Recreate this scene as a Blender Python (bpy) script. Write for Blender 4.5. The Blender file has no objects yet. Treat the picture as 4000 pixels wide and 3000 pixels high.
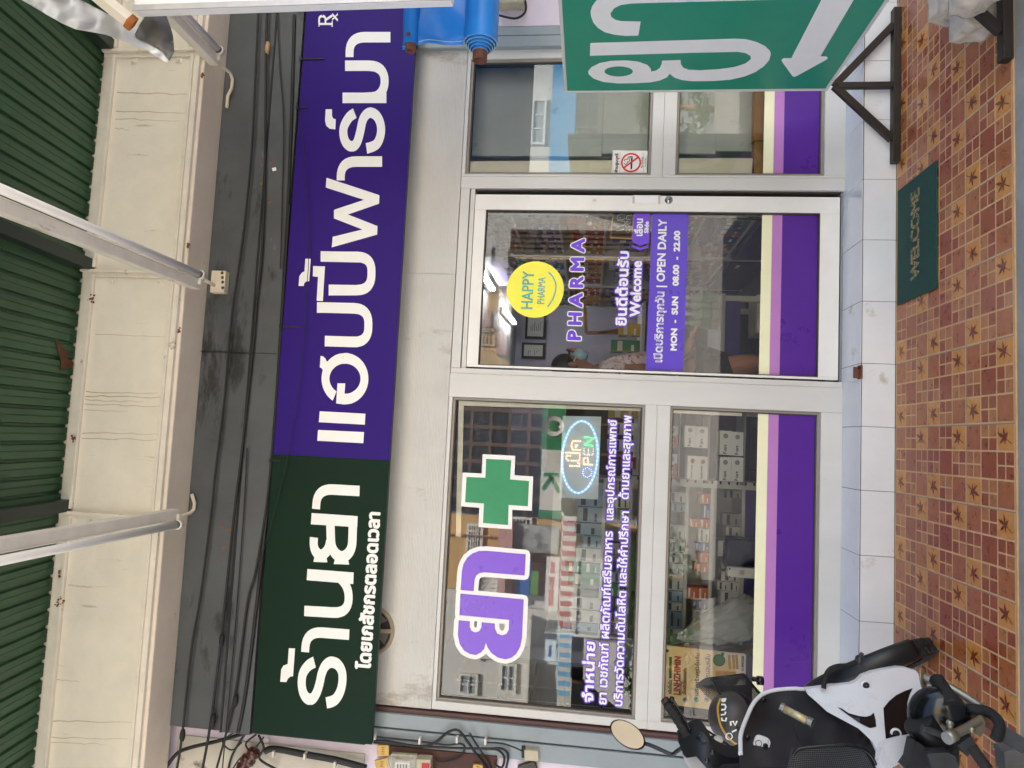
import bpy, bmesh, math, random
from math import sin, cos, pi, radians, sqrt, atan2
from mathutils import Vector, Matrix, geometry, noise
random.seed(7)
scene = bpy.context.scene
COL = scene.collection

# ------------------------------------------------------------------ camera
FPX = 2675.88
CAM = Vector((-0.0352, -3.4039, 1.4315))
def _rot(rx, ry, rz):
    return (Matrix.Rotation(rz, 3, 'Z') @ Matrix.Rotation(rx, 3, 'X') @ Matrix.Rotation(ry, 3, 'Y'))
RC = _rot(0.1138, -0.0399, -0.078)
right, fwd, upv = RC.col[0].copy(), RC.col[1].copy(), RC.col[2].copy()
cd = bpy.data.cameras.new('camera'); cam = bpy.data.objects.new('camera', cd); COL.objects.link(cam)
cd.sensor_width = 36; cd.lens = FPX * 36 / 4000; cd.clip_start = 0.02; cd.clip_end = 500
mw = Matrix.Identity(4)
for i in range(3):
    mw[i][0] = -upv[i]; mw[i][1] = right[i]; mw[i][2] = -fwd[i]; mw[i][3] = CAM[i]
cam.matrix_world = mw
scene.camera = cam

# ------------------------------------------------------------------ sky, sun, exposure
SUN_EL, SUN_AZ = radians(52), radians(20)
wd = bpy.data.worlds.new('World'); scene.world = wd; wd.use_nodes = True
nt = wd.node_tree; nt.nodes.clear()
sky = nt.nodes.new('ShaderNodeTexSky'); sky.sky_type = 'NISHITA'; sky.sun_disc = False
sky.sun_elevation = SUN_EL; sky.sun_rotation = SUN_AZ
sky.dust_density = 2.0
bg = nt.nodes.new('ShaderNodeBackground'); bg.inputs[1].default_value = 0.10
wo = nt.nodes.new('ShaderNodeOutputWorld')
nt.links.new(sky.outputs[0], bg.inputs[0]); nt.links.new(bg.outputs[0], wo.inputs[0])
sl = bpy.data.lights.new('sun', 'SUN'); sl.energy = 5.0; sl.angle = radians(0.5); sl.color = (1, .955, .895)
sun = bpy.data.objects.new('sun', sl); COL.objects.link(sun)
sd = Vector((sin(SUN_AZ) * cos(SUN_EL), cos(SUN_AZ) * cos(SUN_EL), sin(SUN_EL)))   # towards the sun: behind the shop
sun.rotation_euler = sd.to_track_quat('Z', 'Y').to_euler()
scene.view_settings.view_transform = 'Standard'; scene.view_settings.look = 'None'
scene.view_settings.exposure = 2.38; scene.view_settings.gamma = 1
scene.view_settings.use_curve_mapping = False
scene.cycles.use_denoising = True
scene.cycles.max_bounces = 8; scene.cycles.diffuse_bounces = 5; scene.cycles.transparent_max_bounces = 16

# ------------------------------------------------------------------ helpers
def ray(X, Y):
    return RC @ Vector(((1500 - Y) / FPX, 1, (2000 - X) / FPX))
def at(X, Y, x=None, y=None, z=None):
    """the point of a plane x=.., y=.. or z=.. seen at photo pixel X,Y"""
    d = ray(X, Y)
    t = ((x - CAM.x) / d.x) if x is not None else ((y - CAM.y) / d.y) if y is not None else ((z - CAM.z) / d.z)
    return CAM + d * t
YGL = .2565
def refl(X, Y, y):
    """a point across the street (plane y) that the shop glass mirrors to pixel X,Y"""
    p = at(X, Y, y=2 * YGL - y)
    return Vector((p.x, y, p.z))

def hexc(h):
    h = h.lstrip('#'); r = []
    for i in (0, 2, 4):
        c = int(h[i:i + 2], 16) / 255
        r.append(c / 12.92 if c <= .04045 else ((c + .055) / 1.055) ** 2.4)
    return (r[0], r[1], r[2], 1)

MATS = {}
def M(name, col, rough=.6, metal=0, var=.12, scale=6, bump=0, bscale=80, stretch=(1, 1, 1), spots=None, spec=.5, coat=0, streak=None, wave=None):
    if name in MATS: return MATS[name]
    if isinstance(col, str): col = hexc(col)
    m = bpy.data.materials.new(name); m.use_nodes = True
    n = m.node_tree.nodes; L = m.node_tree.links; b = n['Principled BSDF']
    b.inputs['Roughness'].default_value = rough; b.inputs['Metallic'].default_value = metal
    b.inputs['Specular IOR Level'].default_value = spec
    if coat: b.inputs['Coat Weight'].default_value = coat; b.inputs['Coat Roughness'].default_value = .08
    tc = n.new('ShaderNodeTexCoord'); mp = n.new('ShaderNodeMapping'); mp.inputs['Scale'].default_value = stretch
    L.new(tc.outputs['Object'], mp.inputs[0])
    last = None
    if var:
        nz = n.new('ShaderNodeTexNoise'); nz.inputs['Scale'].default_value = scale; nz.inputs['Detail'].default_value = 6; nz.inputs['Roughness'].default_value = .65
        L.new(mp.outputs[0], nz.inputs[0])
        mr = n.new('ShaderNodeMapRange'); mr.inputs[1].default_value = .3; mr.inputs[2].default_value = .7
        mr.inputs[3].default_value = 1 - var; mr.inputs[4].default_value = 1 + var
        L.new(nz.outputs[0], mr.inputs[0])
        mx = n.new('ShaderNodeVectorMath'); mx.operation = 'SCALE'; mx.inputs[0].default_value = col[:3]
        L.new(mr.outputs[0], mx.inputs['Scale']); last = mx.outputs[0]
        rr = n.new('ShaderNodeMapRange'); rr.inputs[3].default_value = max(0, rough - .12); rr.inputs[4].default_value = min(1, rough + .12)
        L.new(nz.outputs[0], rr.inputs[0]); L.new(rr.outputs[0], b.inputs['Roughness'])
    def layer(fac_socket, c2):
        nonlocal last
        mix = n.new('ShaderNodeMix'); mix.data_type = 'RGBA'
        L.new(fac_socket, mix.inputs[0])
        if last is None: mix.inputs[6].default_value = col
        else: L.new(last, mix.inputs[6])
        mix.inputs[7].default_value = hexc(c2) if isinstance(c2, str) else c2
        last = mix.outputs[2]
    for (c2, sc, th, st) in (spots or []):
        mp2 = n.new('ShaderNodeMapping'); mp2.inputs['Scale'].default_value = st; L.new(tc.outputs['Object'], mp2.inputs[0])
        nz2 = n.new('ShaderNodeTexNoise'); nz2.inputs['Scale'].default_value = sc; nz2.inputs['Detail'].default_value = 8; nz2.inputs['Roughness'].default_value = .7
        L.new(mp2.outputs[0], nz2.inputs[0])
        mr2 = n.new('ShaderNodeMapRange'); mr2.inputs[1].default_value = th; mr2.inputs[2].default_value = th + .08
        L.new(nz2.outputs[0], mr2.inputs[0]); layer(mr2.outputs[0], c2)
    if last is None: b.inputs['Base Color'].default_value = col
    else: L.new(last, b.inputs['Base Color'])
    if bump:
        bp = n.new('ShaderNodeBump'); bp.inputs['Strength'].default_value = bump; bp.inputs['Distance'].default_value = .004
        if wave:
            wv = n.new('ShaderNodeTexWave'); wv.wave_type = 'BANDS'; wv.bands_direction = wave; wv.inputs['Scale'].default_value = bscale
            wv.inputs['Distortion'].default_value = .3
            L.new(tc.outputs['Object'], wv.inputs[0]); L.new(wv.outputs[1], bp.inputs['Height'])
        else:
            nb = n.new('ShaderNodeTexNoise'); nb.inputs['Scale'].default_value = bscale; nb.inputs['Detail'].default_value = 5
            L.new(mp.outputs[0], nb.inputs[0]); L.new(nb.outputs[0], bp.inputs['Height'])
        L.new(bp.outputs[0], b.inputs['Normal'])
    MATS[name] = m
    return m

def glass_mat(name, ior, tint=(1, 1, 1, 1), rough=0.0):
    m = bpy.data.materials.new(name); m.use_nodes = True; n = m.node_tree.nodes; L = m.node_tree.links; n.clear()
    fr = n.new('ShaderNodeFresnel'); fr.inputs[0].default_value = ior
    tr = n.new('ShaderNodeBsdfTransparent'); tr.inputs[0].default_value = tint
    gl = n.new('ShaderNodeBsdfGlossy'); gl.inputs['Roughness'].default_value = rough
    mx = n.new('ShaderNodeMixShader'); o = n.new('ShaderNodeOutputMaterial')
    L.new(fr.outputs[0], mx.inputs[0]); L.new(tr.outputs[0], mx.inputs[1]); L.new(gl.outputs[0], mx.inputs[2]); L.new(mx.outputs[0], o.inputs[0])
    MATS[name] = m
    return m
def veil_mat(name, col, alpha, rough=.3):
    """thin see-through plastic"""
    m = bpy.data.materials.new(name); m.use_nodes = True; n = m.node_tree.nodes; L = m.node_tree.links
    b = n['Principled BSDF']; b.inputs['Base Color'].default_value = col; b.inputs['Roughness'].default_value = rough; b.inputs['Alpha'].default_value = alpha
    MATS[name] = m
    return m
def lit_mat(name, col, s):
    m = bpy.data.materials.new(name); m.use_nodes = True; n = m.node_tree.nodes; b = n['Principled BSDF']
    b.inputs['Base Color'].default_value = col; b.inputs['Emission Color'].default_value = col; b.inputs['Emission Strength'].default_value = s
    MATS[name] = m
    return m

class B:
    """collects geometry for ONE mesh object"""
    def __init__(s): s.v = []; s.f = []; s.m = []; s.sm = []
    def add(s, vs, fs, m=0, sm=False):
        o = len(s.v); s.v += [tuple(v) for v in vs]
        for f in fs: s.f.append([i + o for i in f]); s.m.append(m); s.sm.append(sm)
        return s
    def box(s, x0, x1, y0, y1, z0, z1, m=0):
        if x0 > x1: x0, x1 = x1, x0
        if y0 > y1: y0, y1 = y1, y0
        if z0 > z1: z0, z1 = z1, z0
        return s.hexa([(x0, y0, z0), (x1, y0, z0), (x1, y1, z0), (x0, y1, z0), (x0, y0, z1), (x1, y0, z1), (x1, y1, z1), (x0, y1, z1)], m)
    def hexa(s, p, m=0):
        return s.add(p, [(0, 3, 2, 1), (4, 5, 6, 7), (0, 1, 5, 4), (1, 2, 6, 5), (2, 3, 7, 6), (3, 0, 4, 7)], m)
    def obox(s, c, a, b, d, m=0):
        """box from centre and three half-axis vectors"""
        c, a, b, d = Vector(c), Vector(a), Vector(b), Vector(d)
        if a.cross(b).dot(d) < 0: a = -a
        return s.hexa([c - a - b - d, c + a - b - d, c + a + b - d, c - a + b - d, c - a - b + d, c + a - b + d, c + a + b + d, c - a + b + d], m)
    def bar(s, p, q, w, h, m=0, up=(0, 0, 1)):
        p, q = Vector(p), Vector(q); d = q - p; u = Vector(up)
        sd_ = d.cross(u)
        if sd_.length < 1e-6: sd_ = d.cross(Vector((1, 0, 0)))
        sd_.normalize(); u = sd_.cross(d).normalized()
        return s.obox((p + q) / 2, d / 2, sd_ * w / 2, u * h / 2, m)
    def quad(s, a, b, c, d, m=0): return s.add([a, b, c, d], [(0, 1, 2, 3)], m)
    def tube(s, pts, r, n=10, m=0, cap=True, sm=True):
        pts = [Vector(p) for p in pts]; N = len(pts)
        R = r if isinstance(r, (list, tuple)) else [r] * N
        t0 = (pts[1] - pts[0]).normalized(); a = t0.orthogonal().normalized()
        vs = []
        for i, p in enumerate(pts):
            t = (pts[min(i + 1, N - 1)] - pts[max(i - 1, 0)]).normalized()
            a = (a - t * a.dot(t))
            a = a.normalized() if a.length > 1e-6 else t.orthogonal().normalized()
            b = t.cross(a)
            vs += [p + (a * cos(2 * pi * k / n) + b * sin(2 * pi * k / n)) * R[i] for k in range(n)]
        fs = [(i * n + k, i * n + (k + 1) % n, (i + 1) * n + (k + 1) % n, (i + 1) * n + k) for i in range(N - 1) for k in range(n)]
        s.add(vs, fs, m, sm)
        if cap:
            o = len(s.v) - N * n
            s.f.append([o + k for k in range(n)][::-1]); s.m.append(m); s.sm.append(False)
            s.f.append([o + (N - 1) * n + k for k in range(n)]); s.m.append(m); s.sm.append(False)
        return s
    def lathe(s, prof, org, axis=(0, 0, 1), n=20, m=0, sm=True, ref=None):
        ax = Vector(axis).normalized(); a = ax.orthogonal().normalized() if ref is None else Vector(ref); b = ax.cross(a); org = Vector(org)
        vs = [org + ax * h + (a * cos(2 * pi * k / n) + b * sin(2 * pi * k / n)) * r for r, h in prof for k in range(n)]
        fs = [(i * n + k, i * n + (k + 1) % n, (i + 1) * n + (k + 1) % n, (i + 1) * n + k) for i in range(len(prof) - 1) for k in range(n)]
        return s.add(vs, fs, m, sm)
    def prism(s, pts, d, m=0, sm=False):
        """closed outline of 3-D points, extruded by vector d"""
        pts = [Vector(p) for p in pts]; d = Vector(d); n = len(pts)
        tri = geometry.tessellate_polygon([pts])
        s.add(pts, [t for t in tri], m, sm); s.add([p + d for p in pts], [tuple(reversed(t)) for t in tri], m, sm)
        s.add(pts + [p + d for p in pts], [(i, (i + 1) % n, n + (i + 1) % n, n + i) for i in range(n)], m, False)
        return s
    def ell(s, c, a, b, d, n=16, k=10, m=0):
        """ellipsoid from centre and three axis vectors"""
        c, a, b, d = Vector(c), Vector(a), Vector(b), Vector(d); vs = []; fs = []
        for i in range(k + 1):
            th = pi * i / k
            for j in range(n):
                ph = 2 * pi * j / n
                vs.append(c + a * (sin(th) * cos(ph)) + b * (sin(th) * sin(ph)) + d * cos(th))
        for i in range(k):
            for j in range(n): fs.append((i * n + j, i * n + (j + 1) % n, (i + 1) * n + (j + 1) % n, (i + 1) * n + j))
        return s.add(vs, fs, m, True)
    def build(s, name, mats, parent=None, bevel=0, seg=2, fix=True):
        me = bpy.data.meshes.new(name); me.from_pydata(s.v, [], s.f)
        if not isinstance(mats, (list, tuple)): mats = [mats]
        for m in mats: me.materials.append(m)
        me.polygons.foreach_set('material_index', s.m); me.polygons.foreach_set('use_smooth', s.sm)
        if fix:
            bm = bmesh.new(); bm.from_mesh(me); bmesh.ops.recalc_face_normals(bm, faces=bm.faces); bm.to_mesh(me); bm.free()
        me.update()
        o = bpy.data.objects.new(name, me); COL.objects.link(o)
        if parent is not None:
            o.parent = parent; o.matrix_parent_inverse = pinv(parent)
        if bevel:
            md = o.modifiers.new('edge', 'BEVEL'); md.width = bevel; md.segments = seg; md.limit_method = 'ANGLE'; md.angle_limit = radians(40); md.harden_normals = False
        return o
def wm(o):
    m = o.matrix_basis.copy()
    if o.parent is not None: m = wm(o.parent) @ o.matrix_parent_inverse @ m
    return m
def pinv(o): return wm(o).inverted()
def T(name, label, cat, loc=(0, 0, 0), group=None):
    o = bpy.data.objects.new(name, None); COL.objects.link(o); o.location = loc; o.empty_display_size = .05
    return tag(o, label, cat, group)
def tag(o, label=None, cat=None, group=None, kind=None):
    if label: o['label'] = label
    if cat: o['category'] = cat
    if group: o['group'] = group
    if kind: o['kind'] = kind
    return o
def struct(o): o['kind'] = 'structure'; return o
def dup(root, delta=(0, 0, 0), rz=0, label=None, group=None):
    r = root.copy(); COL.objects.link(r); r.location = Vector(root.location) + Vector(delta); r.rotation_euler.z += rz
    if label: r['label'] = label
    if group: r['group'] = group
    for ch in list(root.children):
        c = ch.copy(); COL.objects.link(c); c.parent = r
        for g in ch.children:
            d = g.copy(); COL.objects.link(d); d.parent = c
    return r

# ------------------------------------------------------------------ lettering (outlines filled by winding, so any overlap is safe)
def fill_slabs(contours, N=44):
    segs = []
    for c in contours:
        n = len(c)
        for i in range(n):
            (x0, z0), (x1, z1) = c[i], c[(i + 1) % n]
            if abs(z1 - z0) < 1e-9: continue
            segs.append((x0, z0, x1, z1, 1) if z1 > z0 else (x1, z1, x0, z0, -1))
    zs = [p[1] for c in contours for p in c]; lo, hi = min(zs), max(zs); h = (hi - lo) / N
    bucket = [[] for _ in range(N)]
    for sg in segs:
        a = max(0, int((sg[1] - lo) / h - .5)); b = min(N - 1, int((sg[3] - lo) / h + .5))
        for k in range(a, b + 1):
            zm = lo + (k + .5) * h
            if sg[1] <= zm < sg[3]: bucket[k].append(sg)
    quads = []
    for k in range(N):
        z0, z1 = lo + k * h, lo + (k + 1) * h; zm = (z0 + z1) / 2; ev = []
        for (xa, za, xb, zb, d) in bucket[k]:
            f = lambda z: xa + (xb - xa) * min(1, max(0, (z - za) / (zb - za)))
            ev.append((f(zm), f(z0), f(z1), d))
        ev.sort(); w = 0
        for e in ev:
            if w == 0: st = e
            w += e[3]
            if w == 0: quads.append((st[1], e[1], e[2], st[2], z0, z1))
    return quads
def area(c): return sum(c[i][0] * c[(i + 1) % len(c)][1] - c[(i + 1) % len(c)][0] * c[i][1] for i in range(len(c))) / 2
def pos(c): return c if area(c) > 0 else c[::-1]
def embolden(contours, r):
    if r <= 0: return contours
    big = max(contours, key=lambda c: abs(area(c))); sg = area(big) > 0
    out = [c if sg else c[::-1] for c in contours]
    for c in contours:
        n = len(c)
        for i in range(n):
            (x0, z0), (x1, z1) = c[i], c[(i + 1) % n]; dx, dz = x1 - x0, z1 - z0; l = sqrt(dx * dx + dz * dz)
            if l < 1e-7: continue
            px_, pz_ = -dz / l * r, dx / l * r
            out.append(pos([(x0 + px_, z0 + pz_), (x1 + px_, z1 + pz_), (x1 - px_, z1 - pz_), (x0 - px_, z0 - pz_)]))
            out.append([(x0 + r * cos(k * pi / 4), z0 + r * sin(k * pi / 4)) for k in range(8)])
    return out
def outlines(body):
    c = bpy.data.curves.new('t', 'FONT'); c.body = body; c.fill_mode = 'NONE'; c.dimensions = '2D'; c.resolution_u = 3
    o = bpy.data.objects.new('t', c); COL.objects.link(o)
    dg = bpy.context.evaluated_depsgraph_get(); me = bpy.data.meshes.new_from_object(o.evaluated_get(dg))
    nb = {}
    for e in me.edges:
        a, b = e.vertices; nb.setdefault(a, []).append(b); nb.setdefault(b, []).append(a)
    seen = set(); res = []
    for s_ in range(len(me.vertices)):
        if s_ in seen or s_ not in nb: continue
        loop = [s_]; seen.add(s_); cur = s_; first = [x for x in nb[s_] if x == s_ + 1]
        nxt = first[0] if first else nb[s_][0]
        while nxt not in seen:
            loop.append(nxt); seen.add(nxt)
            c2 = [x for x in nb[nxt] if x not in seen]
            if not c2: break
            nxt = c2[0]
        if len(loop) > 2: res.append([(me.vertices[i].co.x, me.vertices[i].co.y) for i in loop])
    bpy.data.objects.remove(o); bpy.data.curves.remove(c); bpy.data.meshes.remove(me)
    return res
_oc = {}
def text(b, body, box, place, bold=0, N=44, m=0, fitbold=True):
    """fills B b with body fitted into box (a0,a1,c0,c1); place(a,c)->3-D"""
    if body not in _oc: _oc[body] = outlines(body)
    cs = _oc[body]
    xs = [p[0] for c in cs for p in c]; zs = [p[1] for c in cs for p in c]
    x0, x1, z0, z1 = min(xs), max(xs), min(zs), max(zs); a0, a1, c0, c1 = box
    cs = [[(a0 + (p[0] - x0) / (x1 - x0) * (a1 - a0), c0 + (p[1] - z0) / (z1 - z0) * (c1 - c0)) for p in c] for c in cs]
    for q in fill_slabs(embolden(cs, bold), N):
        b.add([place(q[0], q[4]), place(q[1], q[4]), place(q[2], q[5]), place(q[3], q[5])], [(0, 1, 2, 3)], m)
    return b
def polys(b, contours, place, N=120, m=0):
    for q in fill_slabs([pos(c) for c in contours], N):
        b.add([place(q[0], q[4]), place(q[1], q[4]), place(q[2], q[5]), place(q[3], q[5])], [(0, 1, 2, 3)], m)
    return b
def rounded(pts, r, n=8):
    """polyline with its inner corners rounded"""
    out = [pts[0]]
    for i in range(1, len(pts) - 1):
        p, a, c = Vector(pts[i]), Vector(pts[i - 1]), Vector(pts[i + 1])
        rr = r[i - 1] if isinstance(r, (list, tuple)) else r
        u = (a - p); v = (c - p); ra = min(rr, u.length * .95); rc = min(rr, v.length * .95)
        s_, e = p + u.normalized() * ra, p + v.normalized() * rc
        for k in range(n + 1):
            t = k / n; q = s_ * (1 - t) ** 2 * 1 + p * 2 * t * (1 - t) + e * t * t
            out.append((q.x, q.y))
    out.append(pts[-1]); return out
def spline(pts, n=6):
    P = [Vector(p) for p in pts]; out = []
    for i in range(len(P) - 1):
        p0, p1, p2, p3 = P[max(i - 1, 0)], P[i], P[i + 1], P[min(i + 2, len(P) - 1)]
        for k in range(n):
            t = k / n
            q = .5 * ((2 * p1) + (p2 - p0) * t + (2 * p0 - 5 * p1 + 4 * p2 - p3) * t * t + (3 * p1 - p0 - 3 * p2 + p3) * t ** 3)
            out.append(tuple(q))
    out.append(tuple(P[-1])); return out
def pen(pts, hx, hy):
    """outline of a stroke drawn with an elliptical pen (half widths hx, hy)"""
    k = hx / hy; P = [Vector((p[0], p[1] * k)) for p in pts]; L_ = []; R_ = []
    for i, p in enumerate(P):
        t = (P[min(i + 1, len(P) - 1)] - P[max(i - 1, 0)]).normalized(); nrm = Vector((-t.y, t.x)) * hx
        a, c = p + nrm, p - nrm; L_.append((a.x, a.y / k)); R_.append((c.x, c.y / k))
    return L_ + R_[::-1]
def quads_of_pen(pts, hx, hy):
    o = pen(pts, hx, hy); n = len(pts); return [pos([o[i], o[i + 1], o[2 * n - 2 - i], o[2 * n - 1 - i]]) for i in range(n - 1)]
def panel(b, outline, depth, d, step=26, m=0):
    """smooth bulged panel: photo outline, a depth y for every pixel, thickness vector d"""
    n = len(outline); V = [Vector(p) for p in outline]; E = [(i, (i + 1) % n) for i in range(n)]
    xs = [p[0] for p in outline]; ys = [p[1] for p in outline]
    x = min(xs) + step / 2
    while x < max(xs):
        y = min(ys) + step / 2
        while y < max(ys):
            V.append(Vector((x, y))); y += step
        x += step
    r = geometry.delaunay_2d_cdt(V, E, [list(range(n))], 1, 1e-4)
    pv = [at(v.x, v.y, y=depth(v.x, v.y)) for v in r[0]]
    fs = [tuple(f) for f in r[2]]; d = Vector(d)
    b.add(pv, fs, m, True); b.add([p + d for p in pv], [f[::-1] for f in fs], m, True)
    o = [at(p[0], p[1], y=depth(p[0], p[1])) for p in outline]
    b.add(o + [p + d for p in o], [(i, (i + 1) % n, n + (i + 1) % n, n + i) for i in range(n)], m, False)
    return b
# ------------------------------------------------------------------ materials
YF = .2265
M('alum', '#cbcac7', .42, 0, .05, 5, .15, 220, (1, 1, .15), [('#8f8a80', 9, .66, (1, 1, 1))])
M('alum_white', '#e4e2de', .35, 0, .04, 6, 0, spots=[('#a8a39a', 12, .68, (1, 1, 1))])
M('gasket', '#4a433d', .6)
M('groove', '#cac8c3', .45, 0, .06, 3, .5, 38, (1, 1, 1), [('#a9a297', 4, .6, (1, 3, .4))], wave='Z')
M('guide_grey', '#8d979c', .5, 0, .1, 4, spots=[('#5c6367', 14, .66, (1, 1, 1)), ('#c9cdd0', 30, .72, (1, 1, 1))])
M('guide_red', '#5b3f3c', .6)
M('lilac_wall', '#d9cdd9', .8, 0, .07, 4, .3, 60, spots=[('#8f8690', 6, .64, (1, 1, .5)), ('#f0eaf0', 9, .66, (1, 1, 1))])
M('cream', '#e6decd', .6, 0, .06, 5, .25, 70, spots=[('#a89a84', 5, .62, (2.5, 2.5, .25)), ('#8d8272', 22, .74, (1, 1, .5)), ('#a8967a', 14, .66, (2.2, 2.2, .12))])
M('cream_steel', '#e4dccd', .5, 0, .08, 8, .1, 60, spots=[('#6a3a1c', 9, .66, (1, 1, 1)), ('#7a4a26', 30, .70, (1, 1, 1)), ('#9b8f7e', 9, .62, (1, 1, 1))])
M('cream_soffit', '#e2d6c6', .6, 0, .06, 6, .3, 90, spots=[('#b3a08d', 7, .64, (1, 1, 1))])
M('green_sheet', '#305639', .45, 0, .16, 5, .1, 40, spots=[('#5d6f5c', 7, .67, (1, .4, 1)), ('#182b1d', 9, .64, (1, 1, 1))])
M('dark_steel', '#2a3029', .6)
M('shutter_dark', '#4e5153', .5, 0, .2, 3, .1, 30, spots=[('#2c2d2d', 3, .55, (.6, 1, 2)), ('#7b8286', 6, .66, (.5, 1, 2))])
M('black', '#16161a', .55, var=.2)
M('cable_black', '#1c1b1b', .6)
M('white_tile', '#dadde2', .18, 0, .05, 4, .04, 30, spots=[('#bdbab4', 5, .62, (1, 1, 1)), ('#8a847c', 26, .72, (1, 1, 1))])
M('tile_grout_dark', '#4b423c', .9)
M('concrete', '#8f8d89', .85, 0, .15, 7, .4, 60, spots=[('#5a5856', 8, .66, (1, 1, 1))])
M('asphalt', '#96918a', .9, 0, .15, 2, .4, 90)
M('grout', '#d8b285', .8)
M('grout_grey', '#8c857b', .9)
M('tile_brown', '#9f5a30', .3, 0, .22, 26, .08, 60, spots=[('#b56a3c', 60, .6, (1, 1, 1)), ('#7d3a20', 18, .64, (1, 1, 1))])
M('tile_dark', '#8f4423', .3, 0, .16, 22, .06, 60, spots=[('#a55226', 70, .62, (1, 1, 1))])
M('tile_mid', '#a8693a', .3, 0, .2, 30, .06, 60)
M('tile_ochre', '#c6863f', .3, 0, .14, 24, .06, 60, spots=[('#c88a46', 50, .62, (1, 1, 1))])
M('leaf', '#6d2c12', .3, 0, .15, 40)
M('purple_sign', '#301a70', .5, 0, .06, 3, 0, spec=.12)
M('green_sign', '#12291d', .5, 0, .08, 3, 0, spec=.12)
M('white_vinyl', '#e9e8e6', .45, 0, .02, 20, spots=[('#9d9a95', 90, .74, (1, 1, 1))])
M('purple_vinyl', '#6a3ad0', .35, 0, .06, 6)
M('purple_band', '#501f8e', .3, 0, .06, 4)
M('lilac_band', '#b77cc0', .35, 0, .05, 5)
M('cream_band', '#ecebc6', .4, 0, .04, 5)
M('green_vinyl', '#1f8a5c', .3, 0, .08, 6, .25, 160)
M('yellow_vinyl', '#f2e94a', .4, 0, .03, 5)
M('teal_vinyl', '#4fa7a5', .4)
M('paper', '#f4f2e8', .6, 0, .04, 4)
M('white_paint', '#e8e8ea', .4, 0, .04, 5)
M('rust', '#6b4336', .85, 0, .35, 20, .4, 50)
M('rust_orange', '#a8622e', .85, 0, .35, 25, .4, 50)
glass_mat('glass', 1.95, (.94, .97, .955, 1)); glass_mat('door_glass', 1.8, (.95, .97, .97, 1))
G = lambda n: MATS[n]

# ------------------------------------------------------------------ the setting
b = B(); b.box(-60, 60, -60, -1.8, -.6, -.30); struct(b.build('road', G('asphalt')))
b = B(); b.box(-12, 12, -1.8, -.9195, -.5, -.003); struct(b.build('pavement', G('concrete')))

TX0, TS = .0968, .30          # tile joints, tile size (rows end at y = -.0109 - .3 k)
def leaf_pts(cx, cy, s, ang):
    P = []
    tips = [(0, 1.0), (58, .82), (118, .62), (-58, .82), (-118, .62)]; seq = sorted(tips)
    for i, (a, r) in enumerate(seq):
        nx = seq[(i + 1) % 5][0] + (360 if i == 4 else 0)
        P.append((a - 15, r * .55)); P.append((a, r)); P.append((a + 15, r * .55)); P.append(((a + nx) / 2, .2))
    return [(cx + s * r * sin(radians(a + ang)), cy + s * r * cos(radians(a + ang))) for a, r in P]
b = B()
b.box(-4.2, 4.6, -.911, 0, -.3, 0, 0)
R3 = [0, .0995, .1995, .297]; gw = .0062
def cell(x0, x1, y0, y1, m):
    y1 = min(y1, -.002)
    if y1 - y0 > .004: b.quad((x0, y0, .0012), (x1, y0, .0012), (x1, y1, .0012), (x0, y1, .0012), m)
for i in range(-14, 15):
    for j in range(-1, 3):
        ox, oy = TX0 + i * TS, -.0109 - (j + 1) * TS      # tile corner: left, near
        w = TS - .0035
        b.quad((ox + w, oy, .0006), (ox + TS, oy, .0006), (ox + TS, min(oy + TS, -.001), .0006), (ox + w, min(oy + TS, -.001), .0006), 1)
        if j >= 0: b.quad((ox, oy + w, .0007), (ox + w, oy + w, .0007), (ox + w, oy + TS, .0007), (ox, oy + TS, .0007), 1)
        # rows near->far, columns left->right
        kinds = [['B', 'q', 'L'], ['q', 'D', 'q'], ['L', 'q', 'B']]
        for r in range(3):
            for c in range(3):
                x0, x1, y0, y1 = ox + R3[c] + gw, ox + R3[c + 1] - .001, oy + R3[r] + gw, oy + R3[r + 1] - .001
                k = kinds[r][c]
                if k == 'B': cell(x0, x1, y0, y1, 2)
                elif k == 'D': cell(x0, x1, y0, y1, 3)
                elif k == 'L':
                    cell(x0, x1, y0, y1, 5)
                    if y1 < -.01:
                        ang = 20 if r == 0 else 200
                        lp = leaf_pts((x0 + x1) / 2, (y0 + y1) / 2 + .004, .047, ang)
                        c0 = ((x0 + x1) / 2, (y0 + y1) / 2 + .004)
                        for q in range(len(lp)): b.add([(c0[0], c0[1], .0024), (*lp[q], .0024), (*lp[(q + 1) % len(lp)], .0024)], [(0, 1, 2)], 6)
                        a2 = radians(ang + 190)
                        e = (c0[0] + .046 * sin(a2), c0[1] + .046 * cos(a2)); nx, ny = cos(a2) * .0016, -sin(a2) * .0016
                        b.quad((c0[0] - nx, c0[1] - ny, .0022), (c0[0] + nx, c0[1] + ny, .0022), (e[0] + nx, e[1] + ny, .0022), (e[0] - nx, e[1] - ny, .0022), 6)
                else:
                    xm, ym = (x0 + x1) / 2, (y0 + y1) / 2
                    for (xa, xb, ya, yb, mm) in ((x0, xm - gw / 2, y0, ym - gw / 2, 4), (xm + gw / 2, x1, y0, ym - gw / 2, 3), (x0, xm - gw / 2, ym + gw / 2, y1, 3), (xm + gw / 2, x1, ym + gw / 2, y1, 4)):
                        if random.random() < .25: mm = 7 - mm
                        cell(xa, xb, ya, yb, mm)
struct(b.build('floor', [G(k) for k in ('grout', 'grout_grey', 'tile_brown', 'tile_dark', 'tile_mid', 'tile_ochre', 'leaf')], fix=False))
b = B(); b.box(-4.2, 4.6, -.919, -.912, -.3, .002); struct(b.build('terrace_edge', M('edge_tile', '#c39a6c', .5, 0, .15, 20)))

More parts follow.
